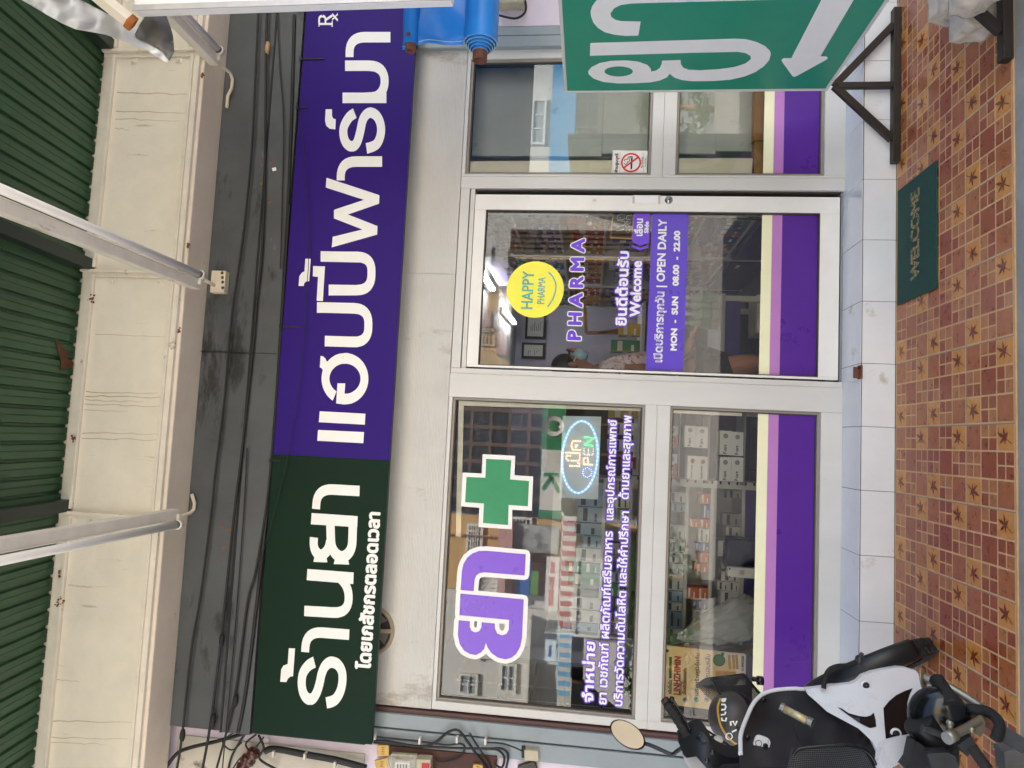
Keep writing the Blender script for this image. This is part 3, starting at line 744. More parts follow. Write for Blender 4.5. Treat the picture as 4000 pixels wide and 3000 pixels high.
# ------------------------------------------------------------------ left wall: meter board, wires, tags
YW = .203
MB_ = T('meter_board', 'dark brown board on lilac wall carrying the glass fronted electricity meter', 'board', at(1700, 2990, y=YW))
def wbox(X0, Y0, X1, Y1, d0, d1, nm, mat, par, rot=0, bev=.003):
    a, c = at(X0, Y0, y=YW), at(X1, Y1, y=YW); cx, cz = (a.x + c.x) / 2, (a.z + c.z) / 2
    hx, hz = abs(a.x - c.x) / 2, abs(a.z - c.z) / 2; b = B()
    u = Vector((cos(rot), 0, sin(rot))); w = Vector((-sin(rot), 0, cos(rot)))
    b.obox((cx, YW - (d0 + d1) / 2, cz), u * hx, Vector((0, (d1 - d0) / 2, 0)), w * hz); return b.build(nm, mat, par, bevel=bev)
M('board_brown', '#4a2a22', .7, 0, .3, 8, stretch=(1, 1, .3)); M('tag_yellow', '#caa35a', .6, 0, .12, 20); M('meter_cream', '#b5ab93', .5, 0, .1, 12); M('label_red', '#b3202a', .5)
wbox(1520, 2905, 1935, 3120, 0, .022, 'board', G('board_brown'), MB_)
EM = T('electricity_meter', 'electricity meter with clear cover and red label on brown board', 'meter', at(1600, 2960, y=YW))
wbox(1540, 2926, 1632, 3040, .024, .05, 'meter_base', G('meter_cream'), EM, .03)
wbox(1560, 2950, 1612, 3030, .05, .075, 'register', M('dial', '#d8d6cc', .5, 0, .1, 60), EM, .03)
wbox(1532, 2922, 1640, 3045, .05, .10, 'glass_cover', veil_mat('meter_glass', (.75, .75, .72, 1), .28, .08), EM, .03, .012)
wbox(1641, 2935, 1693, 3050, .024, .085, 'terminal_box', G('meter_cream'), EM, .05, .006)
wbox(1665, 2950, 1690, 3035, .0865, .0875, 'red_label', G('label_red'), EM, .05, 0)
for k in range(4): wbox(1567 + k * 11, 2958, 1570 + k * 11, 3020, .0755, .0765, 'dial_mark', G('black'), EM, .03, 0)
for (X, Y, X1, Y1, r, lb) in ((1484, 2896, 1526, 2942, .06, 'yellow wooden wall tag beside the sign corner, upper of the pair'), (1476, 2950, 1524, 2998, .3, 'yellow wooden tag tilted below the other by the meter'), (1853, 2972, 1890, 3010, .05, 'yellow wooden tag at the foot of the brown meter board')):
    t_ = T('house_tag', lb, 'tag', at((X + X1) / 2, (Y + Y1) / 2, y=YW)); o = wbox(X, Y, X1, Y1, .022, .04, 'plate', G('tag_yellow'), t_, r)
    a, c = at(X, Y, y=YW), at(X1, Y1, y=YW); b = B()
    for k, hh in enumerate((.5, .7, .45, .7)):
        xx = c.x + (a.x - c.x) * (.2 + .2 * k); b.box(xx - .0016, xx + .0016, YW - .0415, YW - .0402, (a.z + c.z) / 2 - .012 * hh, (a.z + c.z) / 2 + .012 * hh)
    b.build('numbers', M('tag_ink', '#8a6428', .7), t_)
sw = T('wall_box', 'small cream plastic box with dark open top on lilac wall', 'box', at(2070, 2940, y=YW)); wbox(2052, 2915, 2105, 2962, 0, .04, 'box_body', G('meter_cream'), sw, .06); wbox(2040, 2908, 2052, 2952, 0, .03, 'dark_top', G('black'), sw, .06)
sw = T('wall_box', 'dark grimy connector block tilted on lilac wall below the cream box', 'box', at(2070, 2990, y=YW)); wbox(2030, 2970, 2098, 3030, 0, .03, 'box_body', M('grimy', '#4a463e', .7, 0, .3, 30), sw, .4)
wc = [([(1462, 2893), (1520, 2898), (1640, 2916), (1700, 2900), (1750, 2860), (1790, 2853), (1825, 2895), (1870, 2960), (1905, 3010)], .007, 'arched black wire, thickest of those looping over the meter board'),
      ([(1462, 2878), (1520, 2884), (1640, 2896), (1740, 2910), (1800, 2905), (1815, 2925), (1790, 2962), (1720, 2978), (1700, 2965)], .005, 'black wire looping from the wall down into the meter'),
      ([(1835, 2863), (1850, 2890), (1880, 2935), (1910, 2985), (1920, 3020)], .005, 'loose cut black wire end sticking up over the board'),
      ([(1460, 2900), (1600, 2912), (1780, 2922), (1900, 2924), (1960, 2925), (1985, 2950), (1975, 3010)], .006, 'black wire clipped straight along the top of brown board'),
      ([(1890, 2900), (1960, 2904), (2010, 2920), (2042, 2935)], .004, 'black wire leading to the small cream wall box'),
      ([(1895, 2926), (1945, 2930), (1970, 2960), (1960, 2998), (1930, 2985)], .006, 'black wire bundle curling at the right end of brown board'),
      ([(1036, 2934, .16), (1075, 2925, .16), (1200, 2948, .16), (1310, 2968, .16), (1430, 3000, .16)], .017, 'thick black cable bundle with pale clips running down the cream wall'),
      ([(640, 3010, .15), (690, 2945, .15), (745, 2920, .15), (850, 2895, .15), (930, 2872, .15), (985, 2858, .13)], .010, 'dusty white edged cable curving up to the sign corner'),
      ([(1000, 2870, .12), (960, 2905, .15), (975, 2950, .15), (930, 3005, .16)], .005, 'black wire twisting between the sign corner and the lower insulator'),
      ([(1030, 2880, .12), (985, 2935, .14), (940, 2960, .15), (905, 3010, .15)], .004, 'thin black wire crossing the wall ledge by the insulators'),
      ([(1010, 2872, .12), (1030, 2920, .15), (1015, 2965, .16), (1080, 3005, .17)], .006, 'black wire looping under the sign corner towards the wall bundle'),
      ([(945, 2850, .12), (900, 2870, .11), (870, 2900, .11), (905, 2930, .12), (945, 2900, .12)], .004, 'loose ring of thin black wire beside the shutter box end'),
      ([(960, 2862, .14), (935, 2900, .16), (905, 2955, .17), (890, 3010, .18)], .006, 'black wire dropping from behind the sign corner to porcelain insulators')]
for pts, r, lb in wc:
    b = B(); l = [at(p[0], p[1], y=(p[2] if len(p) > 2 else YW - .035)) for p in pts]; b.tube(spline3([tuple(q) for q in l], 6), r, 8); tag(b.build('wire', G('cable_black')), lb, 'wire', 'black wires on the left wall')
for X, Y, w in ((1468, 2870, 0), (1642, 2887, 0), (1787, 2883, 0), (1898, 2889, 0), (1073, 2938, 1), (1195, 2947, 1), (1312, 2980, 1)):
    p = at(X, Y, y=YW - .04 if not w else .15); b = B(); b.box(p.x - .018, p.x + .012, p.y - .022, p.y + .01, p.z - .006, p.z + .006)
    tag(b.build('cable_clip', M('clip', '#d4cfc2', .5), bevel=.002), 'white plastic cable clip on the left wall', 'clip', 'white cable clips on the left wall')
for k, (X, Y) in enumerate(((960, 2975), (985, 2950))):
    p = at(X, Y, y=.15); b = B(); b.lathe([(.012, -.05), (.032, -.045), (.034, -.025), (.02, -.012), (.034, .002), (.033, .025), (.018, .035), (.001, .036)], p, (.9, 0, -.45), 20)
    tag(b.build('insulator', M('porcelain', '#4d2a22', .25)), ['brown porcelain insulator, lower of the two at the sign corner', 'brown porcelain insulator, upper one nearer the sign corner'][k], 'insulator')

# scraps of old tape left on the shutter housing
for X, Y, r in ((1064, 637, .3), (1024, 715, .8), (1055, 790, .5), (865, 2060, .1), (897, 2068, 0), (872, 2140, .5), (940, 2160, .2)):
    p = at(X, Y, y=.1045 if X > 990 else .1165); u = Vector((cos(r), 0, sin(r))); w = Vector((-sin(r), 0, cos(r))); b = B(); b.obox(p, u * .006, Vector((0, .0006, 0)), w * .011)
    tag(b.build('tape_scrap', M('scrap', '#8a5433', .8, 0, .3, 60)), 'small brown tape scrap stuck on the dark shutter housing', 'scrap', 'tape scraps on the shutter housing')
p = at(1071, 661, y=.1045); b = B(); b.obox(p, (.009, 0, .003), (0, .0006, 0), (-.003, 0, .011)); tag(b.build('paper_scrap', G('white_paint')), 'white paper scrap stuck on the shutter housing near the right end', 'scrap')
# ------------------------------------------------------------------ stickers and lettering on the glass
def plane(y): return lambda X, Y: at(X, Y, y=y)
def ext(pts, y, d, b=None, m=0):
    b = b or B(); return b.prism([at(X, Y, y=y) for X, Y in pts], (0, d, 0), m)
cz = lambda ox, oy, s: (lambda l: [(ox + s * x, oy + s * y) for x, y in l])
k1 = cz(1750, 1550, .36166)
yv = YGL - .0012
cross = B()
ext(k1([(375, 620), (725, 637), (718, 848), (920, 860), (905, 1230), (695, 1220), (688, 1430), (330, 1408), (338, 1198), (140, 1182), (157, 818), (365, 828)]), yv, .0006, cross, 0)
ext(k1([(412, 670), (682, 685), (670, 893), (875, 910), (862, 1182), (655, 1168), (648, 1385), (377, 1363), (388, 1152), (184, 1138), (200, 865), (404, 875)]), yv - .0012, .0006, cross, 1)
cross.build('cross_sticker', [G('white_vinyl'), G('green_vinyl')], W_LU)
k2 = cz(1650, 2100, .42194)
aa = rounded([(956, 155), (947, 352), (498, 318), (475, 496)], [20, 110], 8)
p_aa = k2([(957, 154), (947, 351), (575, 322), (530, 328), (500, 350), (484, 385), (480, 430), (475, 496), (353, 485), (365, 310), (380, 245), (415, 185), (465, 145), (525, 124), (590, 122)])
p_yo = k2([(352, 518), (938, 572), (922, 930), (905, 1010), (870, 1075), (825, 1112), (770, 1127), (700, 1112), (640, 1070), (605, 1020), (588, 975), (572, 1030), (540, 1065), (495, 1086), (440, 1078), (385, 1045), (345, 985), (328, 900), (336, 765), (440, 775), (438, 825), (455, 864), (490, 878), (528, 865), (546, 830), (548, 784), (670, 795), (672, 845), (692, 888), (735, 905), (778, 892), (800, 850), (803, 762), (342, 718)])
lg = B()
for c in (p_aa, p_yo):
    for q in fill_slabs(embolden([pos(c)], 17.5), 220):
        f = plane(yv if c is p_yo else yv - .0003); lg.add([f(q[0], q[4]), f(q[1], q[4]), f(q[2], q[5]), f(q[3], q[5])], [(0, 1, 2, 3)], 0)
    polys(lg, [c], plane(yv - .0014), 200, 1)
lg.build('letter_sticker', [G('white_vinyl'), M('purple_logo', '#7d4fd0', .3, 0, .06, 6, .2, 160)], W_LU, fix=False)

def gtext(par, y, body, YL, YR, Xb, Xt, Yref, boldw, outl, mats, N=44, nm='lettering'):
    """text between photo columns YL (left end) and YR, foot Xb and top Xt read at Yref"""
    Xm = (Xb + Xt) / 2
    box = (at(Xm, YL, y=y).x, at(Xm, YR, y=y).x, at(Xb, Yref, y=y).z, at(Xt, Yref, y=y).z)
    b = B()
    if outl: text(b, body, box, lambda x, z: (x, y, z), outl, N, 0)
    text(b, body, box, lambda x, z: (x, y - .0008, z), boldw, N, 1 if outl else 0)
    return b.build(nm, mats, par, fix=False)
PW = [G('purple_vinyl'), G('white_vinyl')]
yt = YGL - .0015
gtext(W_LU, yt, 'จำหน่าย', 2741, 2507, 2316, 2270, 2741, .0026, .0085, PW)
gtext(W_LU, yt, 'ยา เวชภัณฑ์ ผลิตภัณฑ์เสริมอาหาร', 2750, 2074, 2369, 2331, 2750, .0017, .0066, PW)
gtext(W_LU, yt, 'และอุปกรณ์การแพทย์', 2031, 1640, 2406, 2362, 2031, .0017, .0066, PW)
gtext(W_LU, yt - .0016, 'บริการวัดความดันโลหิต และให้คำปรึกษา', 2757, 1996, 2430, 2391, 2757, .0017, .0066, PW)
gtext(W_LU, yt - .0016, 'ด้านยาและสุขภาพ', 1949, 1623, 2467, 2415, 1949, .0017, .0066, PW)
# door
k3 = cz(2000, 750, .45208); ydr = YD - .0012
cc, ce = at(2090.5, 1130.6, y=ydr), at(2090.5, 1020.6, y=ydr); rr = abs(ce.x - cc.x)
b = B(); b.lathe([(.0005, 0), (rr, 0), (rr, .0006)], (cc.x, ydr, cc.z), (0, 1, 0), 64, 0, False)
b.build('round_sticker', G('yellow_vinyl'), DOOR)
TV = [G('teal_vinyl')]
gtext(DOOR, ydr - .001, 'HAPPY', 1206, 1060, 2079, 2036, 1206, .0012, 0, TV)
gtext(DOOR, ydr - .001, 'PHARMA', 1187, 1083, 2126, 2098, 1187, .0004, 0, TV)
b = B(); polys(b, quads_of_pen(spline(k3([(308, 992), (350, 930), (374, 860), (378, 800), (355, 735), (315, 692)])), 2.6, 2.6), plane(ydr - .001), 60); b.build('smile', TV, DOOR, fix=False)
gtext(DOOR, ydr, 'P H A R M A', 1326, 934, 2266, 2219, 1326, .0048, .0105, [G('white_vinyl'), G('purple_vinyl')])
gtext(DOOR, ydr, 'ยินดีต้อนรับ', 1270, 983, 2446, 2399, 1270, .0028, .0085, PW)
gtext(DOOR, ydr - .001, 'Welcome', 1236, 1021, 2499, 2461, 1236, .0028, .0085, PW)
b = B(); ext([(2522, 1446), (2669, 1449), (2691, 817), (2549, 817)], ydr, .0006, b); b.build('hours_band', M('purple_hours', '#5a3cc4', .3, 0, .04, 5), DOOR)
WV = [G('white_vinyl')]
gtext(DOOR, ydr - .001, 'เปิดบริการทุกวัน | OPEN DAILY', 1414, 857, 2597, 2551, 1414, .0019, 0, WV)
gtext(DOOR, ydr - .001, 'MON  -  SUN    08.00  -  22.00', 1368, 903, 2642, 2620, 1368, .0024, 0, WV)
k4 = cz(2350, 800, .27559)
b = B(); ext(k4([(468, 83), (690, 85), (668, 540), (548, 583), (432, 525)]), ydr, .0006, b); ext(k4([(430, 562), (548, 612), (664, 567), (664, 602), (545, 652), (428, 597)]), ydr, .0006, b)
b.build('arrow_sticker', G('purple_vinyl'), DOOR)
gtext(DOOR, ydr - .001, 'เลื่อน', 921, 855, 2509, 2476, 921, .0018, 0, WV)
gtext(DOOR, ydr - .001, 'Slide', 910, 866, 2532, 2517, 910, .0014, 0, WV)
# small chalkboard hanging from a suction hook inside the door
CB = T('hanging_sign', 'small chalkboard open sign with tan border hanging on two strings inside door', 'sign', at(2430, 876, y=.285))
yc = .283
b = B(); ext(k4([(162, 72), (465, 90), (432, 483), (125, 470)]), yc, .006, b); b.build('board', M('chalkboard', '#26231f', .7, 0, .2, 20), CB)
b = B()
o_ = k4([(158, 66), (470, 84), (438, 490), (119, 476)]); i_ = k4([(173, 82), (453, 98), (422, 470), (138, 458)])
for j in range(4):
    ext([o_[j], o_[(j + 1) % 4], i_[(j + 1) % 4], i_[j]], yc - .003, .010, b)
b.build('border', M('tan_wood', '#c99b63', .55, 0, .12, 30), CB)
M('chalk', '#e3e6e8', .8)
b = B(); ch = []
for st_ in ([(205, 372), (310, 352), (305, 338), (285, 345)], [(215, 320), (212, 290), (238, 300), (235, 318), (222, 318)], [(225, 310), (322, 285), (322, 235), (222, 225)], [(168, 305), (180, 268), (198, 302), (170, 305)], [(330, 135), (250, 140), (222, 180), (232, 208), (300, 208), (335, 190)], [(265, 190), (262, 178), (272, 182)]):
    ch += quads_of_pen(spline(k4(st_), 4), .85, .85)
for st_ in ([(350, 350), (375, 335), (400, 355), (395, 382), (365, 388), (345, 365), (350, 350)], [(430, 310), (352, 318), (345, 290), (375, 280), (392, 300), (380, 318)], [(370, 270), (372, 230), (350, 245), (358, 275), (395, 268), (412, 240)], [(412, 205), (360, 205), (358, 165), (385, 150), (432, 142)]):
    ch += quads_of_pen(spline(k4(st_), 4), .65, .65)
polys(b, ch, plane(yc - .0035), 90); b.build('chalk_writing', G('chalk'), CB, fix=False)
hk = at(2300, 875, y=.268); b = B()
for s_ in ((2401, 853), (2393, 897)): b.tube([at(2321, 876, y=.275), at(*s_, y=yc)], .0012, 6)
b.build('string', G('tan_wood'), CB)
b = B(); b.lathe([(.001, -.004), (.010, -.003), (.012, .006)], hk, (0, 1, 0), 16); b.box(hk.x - .010, hk.x + .010, .264, .272, hk.z - .016, hk.z + .004); b.tube([hk + Vector((0, .004, -.014)), hk + Vector((0, .008, -.024)), hk + Vector((0, .014, -.022))], .0015, 6); b.build('suction_hook', veil_mat('clear_plastic', (.9, .9, .93, 1), .28), CB, bevel=.002)
# no smoking notice
NS = T('notice_sign', 'white no smoking notice with red ring stuck on the right upper window', 'notice', at(2465, 636, y=YGL - .003))
k5 = cz(2350, 590, .16535); yn = YGL - .002
b = B(); ext([(2393, 587), (2540, 589), (2537, 685), (2390, 685)], yn, .001, b); b.build('paper', G('white_vinyl'), NS)
c0 = at(2350 + .16535 * 695, 590 + .16535 * 272, y=yn - .0015); r0 = abs(at(2464, 673.5, y=yn).x - at(2464, 598, y=yn).x) / 2
b = B(); b.lathe([(r0 * .83, 0), (r0, 0), (r0, .0006)], c0, (0, 1, 0), 48, 0, False)
d = Vector((.70, 0, -.71)); b.obox(c0 - Vector((0, .0008, 0)), Vector((-.62, 0, .78)) * r0 * .86, Vector((0, .0003, 0)), Vector((.78, 0, .62)) * r0 * .085, 0)
polys(b, quads_of_pen(k5([(270, 15), (270, 550)]), .25, 1) + quads_of_pen(k5([(1105, 15), (1105, 550)]), .25, 1), plane(yn - .0009), 20, 1)
polys(b, quads_of_pen(k5([(268, 548), (1110, 546)]), .25, .25), plane(yn - .0009), 8, 1)
polys(b, [k5([(692, 165), (735, 165), (720, 428), (680, 426)])], plane(yn - .0014), 20, 1)
polys(b, quads_of_pen(spline(k5([(735, 130), (660, 132), (620, 160), (610, 200), (575, 190), (545, 205), (540, 240)])), 1.2, 1.2) + quads_of_pen(spline(k5([(738, 150), (680, 155), (648, 175), (660, 215), (645, 250), (605, 255), (605, 290), (570, 312), (540, 300), (525, 280)])), 1.2, 1.2), plane(yn - .0014), 60, 1)
b.build('pictogram', [M('red_ink', '#d4232b', .4), G('black')], NS, fix=False)
BK = [G('black')]
gtext(NS, yn - .0014, 'ห้ามสูบบุหรี่', 672, 600, 2417, 2399, 672, .0008, 0, BK, 30, 'lettering')
gtext(NS, yn - .0014, 'No Smoking', 655, 614, 2512, 2504, 655, .0002, 0, BK, 24, 'lettering')
gtext(NS, yn - .0014, 'Fine 2,000 Baht', 652, 617, 2523, 2518, 652, .0001, 0, BK, 20, 'lettering')
b = B()
for X0, a0, a1 in ((2422, 593, 675), (2514, 596, 674), (2527, 606, 664), (2531, 612, 658)):
    polys(b, quads_of_pen([(X0, a0), (X0 - .5, a1)], .5, .5), plane(yn - .0014), 16)
b.build('fine_print', M('ink_grey', '#77747c', .7), NS, fix=False)

# LED open sign behind the left window
LED = T('led_sign', 'glowing LED open sign with a blue oval behind the left upper window', 'sign', at(2270, 1790, y=.30))
yl = .292
b = B(); ext(k1([(1240, 205), (1655, 215), (1620, 1108), (1200, 1090)]), yl, .012, b); b.build('panel', M('led_panel', '#d9e6ec', .25, 0, .05, 8), LED)
lit_mat('led_blue', (.25, .5, 1, 1), .28); lit_mat('led_white', (1, .96, .9, 1), .4); lit_mat('led_green', (.15, 1, .35, 1), .3); lit_mat('led_orange', (1, .52, .3, 1), .25); lit_mat('led_navy', (.15, .25, .8, 1), .2)
ovl = [(1425 + 192 * cos(t) - 22 * sin(t), 650 + 388 * sin(t)) for t in [2 * pi * i / 60 for i in range(61)]]
b = B(); polys(b, quads_of_pen(k1(ovl), 3.6, 3.6), plane(yl - .003), 160, 0)
def dots(pl_, n, m, r=.0028):
    P = [Vector(p) for p in pl_]; L = [0]
    for i in range(1, len(P)): L.append(L[-1] + (P[i] - P[i - 1]).length)
    for k in range(n):
        t = L[-1] * k / (n - (0 if P[0] == P[-1] else 1)) if n > 1 else 0
        i = max(j for j in range(len(L)) if L[j] <= t + 1e-9); i = min(i, len(P) - 2); f = (t - L[i]) / max(1e-9, L[i + 1] - L[i])
        q = P[i].lerp(P[i + 1], f); c = at(q.x, q.y, y=yl - .004); b.ell(c, (r, 0, 0), (0, .002, 0), (0, 0, r), 8, 4, m)
dots(k1(ovl), 44, 1)
LT = [([(1315, 745), (1420, 750), (1420, 720), (1400, 715)], 2), ([(1300, 690), (1275, 665), (1280, 630), (1320, 640)], 2), ([(1330, 690), (1420, 690), (1425, 610), (1270, 603)], 2), ([(1430, 480), (1350, 478), (1330, 520), (1345, 570), (1430, 575)], 2), ([(1380, 545), (1375, 520), (1400, 525)], 2),
      ([(1505, 765), (1460, 790), (1455, 840), (1500, 872), (1550, 845), (1555, 795), (1505, 765)], 4), ([(1560, 735), (1465, 728), (1465, 665), (1510, 660), (1515, 730)], 2), ([(1470, 560), (1467, 625), (1565, 630), (1570, 565)], 1), ([(1517, 565), (1515, 625)], 1), ([(1570, 530), (1470, 520), (1580, 445), (1475, 435)], 3)]
for pts, m in LT:
    polys(b, quads_of_pen(k1(pts), 3, 3), plane(yl - .003), 40, {1: 5, 2: 2, 3: 3, 4: 4}[m])
    dots(k1(pts), max(4, int(sum((Vector(pts[i + 1]) - Vector(pts[i])).length for i in range(len(pts) - 1)) / 22)), 1 if m != 3 else 3, .0022)
b.build('led_lettering', [G('led_blue'), G('led_white'), G('led_orange'), G('led_green'), G('led_navy'), M('led_off', '#d8d8dc', .4)], LED, fix=False)
b = B()
for q in ([(1235, 100), (1245, 195)], [(1650, 120), (1655, 210)]): b.tube([at(*k1([q[0]])[0], y=yl), at(*k1([q[1]])[0], y=yl)], .0015, 6)
b.build('hanging_wire', G('black'), LED)

# herbal poster leaning behind the lower left window
PO = T('poster', 'orange and white herbal product poster propped inside the lower left window', 'poster', at(2750, 2650, y=.275))
k6 = cz(2300, 2400, .36166); yp = .266
b = B(); ext(k6([(802, 330), (1680, 425), (1700, 440), (1685, 1075), (772, 960)]), yp, .002, b); b.build('sheet', M('poster_orange', '#f3d8a6', .5, 0, .12, 5, spots=[('#f7e7c4', 5, .48, (1, 1, .6))]), PO)
b = B(); ext(k6([(1330, 400), (1680, 427), (1698, 440), (1688, 1000), (1560, 990), (1600, 620), (1480, 480)]), yp - .0008, .0004, b)
b.build('white_corner', M('poster_white', '#ecebe6', .5), PO)
gtext(PO, yp - .0015, 'LINHZHIMIN', 2713, 2565, 2655, 2631, 2713, .0016, 0, [M('poster_red', '#b3242c', .5)])
gtext(PO, yp - .0015, 'หลินจือมิน', 2710, 2656, 2623, 2608, 2710, .0006, 0, BK)
gtext(PO, yp - .0015, 'Herbal Product', 2716, 2660, 2662, 2653, 2716, .0002, 0, BK, 26)
gtext(PO, yp - .0015, 'เห็ดหลินจือแดงสกัด', 2712, 2610, 2679, 2664, 2712, .0008, 0, [M('poster_brown', '#8a3b1c', .5)])
gtext(PO, yp - .0015, 'เสริมสร้างภูมิคุ้มกัน', 2716, 2552, 2733, 2711, 2716, .0005, 0, BK)
gtext(PO, yp - .0015, 'ช่วยในการนอนหลับ', 2722, 2556, 2771, 2749, 2722, .0005, 0, BK)
gtext(PO, yp - .0015, 'ฆท.40403/2564', 2620, 2562, 2905, 2895, 2620, .0004, 0, BK, 26)
b = B(); ext(k6([(868, 460), (898, 458), (895, 690), (865, 692)]), yp - .0012, .0004, b, 0); c_ = at(*k6([(1407, 495)])[0], y=yp - .0012)
b.lathe([(.0005, -.0006), (.030, -.0006), (.030, 0)], c_, (0, 1, 0), 32, 0, False); b.lathe([(.0005, -.0009), (.024, -.0009)], c_, (0, 1, 0), 32, 1, False)
ext(k6([(1435, 410), (1465, 415), (1450, 460), (1425, 445)]), yp - .0012, .0004, b, 0); c_ = at(*k6([(842, 392)])[0], y=yp - .0012); b.ell(c_, (.008, 0, 0), (0, .0004, 0), (0, 0, .012), 14, 6, 0)
b.build('green_badge', [M('badge_green', '#2b5e32', .5), M('badge_inner', '#4f8a4c', .5)], PO)
b = B()
for (q, m) in ((1040, 0), (1160, 1), (1275, 0)):
    c_ = at(*k6([(q, 920)])[0], y=yp - .0012); b.lathe([(.0005, -.0004), (.016, -.0004)], c_, (0, 1, 0), 26, 2, False); b.lathe([(.0005, -.0008), (.0135, -.0008)], c_, (0, 1, 0), 26, m, False)
    b.ell(c_ + Vector((.001, -.001, .001)), (.006, 0, .002), (0, .0004, 0), (-.002, 0, .007), 10, 6, 3)
b.build('round_picture', [M('pic_grey', '#a8a49c', .5, 0, .4, 120), M('pic_teal', '#4f9a86', .5, 0, .4, 120), G('poster_white'), M('pic_dark', '#5b3a34', .5, 0, .4, 90)], PO)
b = B()
for y0 in (1500, 1545, 1580): ext(k6([(y0, 440), (y0 + 28, 436), (y0 + 40, 590), (y0 + 12, 594)]), yp - .0013, .0004, b)
ext(k6([(1370, 610), (1590, 620), (1580, 700), (1365, 690)]), yp - .0013, .0004, b)
b.build('gold_label', M('gold', '#c49a45', .4, 0, .2, 60), PO)
# ------------------------------------------------------------------ green direction sign on two triangular stands
yf_ = -.027; xs_ = at(3235, 347, y=yf_).x
GS = T('direction_sign', 'tall green board with big white Thai letter and arrow standing on black triangular feet', 'sign', (xs_, -.4, .3))
pX = lambda X, Y, o=0: at(X, Y, x=xs_ - o)
ztop, zbot = pX(2205, 360).z, pX(3236, 346).z
yfar, ynear = yf_ + .012, -.88
b = B(); b.box(xs_, xs_ + .024, ynear + .014, yfar - .014, zbot + .014, ztop - .014); b.build('board', M('sign_green', '#0f8a6e', .4, 0, .07, 3, 0, spots=[('#0d7660', 8, .68, (1, .3, .1))]), GS)
b = B()
for q in ((yfar - .015, yfar, zbot, ztop), (ynear, ynear + .015, zbot, ztop), (ynear + .015, yfar - .015, zbot, zbot + .015), (ynear + .015, yfar - .015, ztop - .015, ztop)): b.box(xs_ - .005, xs_ + .03, q[0], q[1], q[2], q[3])
b.build('edge_frame', G('alum'), GS, bevel=.002)
kg = cz(2150, 0, .61031)
fx = lambda X, Y: pX(X, Y, .0015)
b = B()
polys(b, [kg([(578, 137), (563, 228), (480, 230), (410, 222), (350, 207), (305, 180), (275, 145), (260, 105), (257, 75), (266, 42), (290, 8), (330, -30), (1700, -80), (1600, -6), (1390, 0), (900, 12), (520, 22), (450, 32), (408, 53), (384, 86), (390, 108), (415, 126), (455, 136)])], fx, 160)
out_ = kg([(255, 275), (1180, 247), (1250, 250), (1320, 268), (1375, 295), (1405, 325), (1411, 345), (1400, 385), (1365, 425), (1310, 462), (1240, 490), (1150, 510), (1050, 518), (905, 520), (840, 512), (795, 498), (770, 478), (765, 470), (745, 495), (700, 515), (640, 527), (540, 533), (430, 534), (340, 525), (275, 503), (245, 475), (241, 458), (262, 430), (315, 403), (390, 389), (480, 386), (560, 393), (620, 415), (643, 440), (645, 458), (675, 452), (700, 435), (712, 410), (715, 388), (833, 383), (835, 410), (850, 433), (885, 446), (960, 449), (1080, 442), (1180, 428), (1250, 405), (1283, 378), (1280, 358), (1250, 340), (1200, 332), (900, 338), (253, 357)])
hole = kg([(437 + 91 * cos(t), 457 + 32 * sin(t)) for t in [2 * pi * i / 30 for i in range(30)]])
for q in fill_slabs([pos(out_), pos(hole)[::-1]], 200): b.add([fx(q[0], q[4]), fx(q[1], q[4]), fx(q[2], q[5]), fx(q[3], q[5])], [(0, 1, 2, 3)])
polys(b, [kg([(1740, -12), (1948, -12), (1727, 362), (1765, 362), (1777, 370), (1768, 381), (1572, 489), (1560, 492), (1550, 488), (1480, 392), (1480, 380), (1494, 373), (1543, 370)])], fx, 130)
b.build('lettering', G('white_vinyl'), GS, fix=False)
M('iron', '#2f2723', .5, .3, .25, 12, spots=[('#4d3a30', 14, .62, (1, 1, 1))])
W_ = .021
def stand(y, xa, xb, xc, zc, la, lb):
    b = B(); b.box(xa, xb, y - W_, y + W_, .002, .036)
    b.bar((la, y, .034), (xc, y, zc), .034, .024, 0, (0, 1, 0)); b.bar((lb, y, .034), (xc, y, zc), .034, .024, 0, (0, 1, 0)); b.box(xc - .014, xc + .014, y - .014, y + .014, .036, zc - .012)
    return b.build('stand', G('iron'), GS, bevel=.002)
pa, pb = at(3488, 636, y=yf_), at(3488, 36, y=yf_); ap = at(3258, 336, y=yf_)
l1, l2 = at(3484, 545, y=yf_), at(3484, 100, y=yf_)
stand(yf_, pa.x, pb.x, ap.x, ap.z, l1.x, l2.x)
yn_ = at(3914, 180, z=.03).y; q1 = at(3914, 238, y=yn_); q2 = at(3900, 125, y=yn_)
stand(yn_, q1.x, q1.x + (pb.x - pa.x), xs_ + .02, ap.z, q2.x, q2.x + .42)
def rough_block(nm, c, s, seed, mat, label, par=None, cat='block'):
    bm = bmesh.new(); bmesh.ops.create_cube(bm, size=1); bmesh.ops.subdivide_edges(bm, edges=bm.edges[:], cuts=12, use_grid_fill=True)
    for v in bm.verts:
        n_ = noise.noise_vector(v.co * 2.2 + Vector((seed, 0, 0))) * .07 + noise.noise_vector(v.co * 7 + Vector((seed, 3, 0))) * .02
        l = v.co.length; v.co = v.co * (1 - .22 * max(0, l - .55)) + n_
        v.co = Vector((v.co.x * s[0], v.co.y * s[1], v.co.z * s[2])) + Vector(c)
    me = bpy.data.meshes.new(nm); bm.to_mesh(me); bm.free(); me.materials.append(mat)
    for p in me.polygons: p.use_smooth = True
    o = bpy.data.objects.new(nm, me); COL.objects.link(o); return tag(o, label, cat)
M('stone', '#bdb1a1', .9, 0, .25, 14, .8, 40, spots=[('#75716b', 12, .6, (1, 1, 1))])
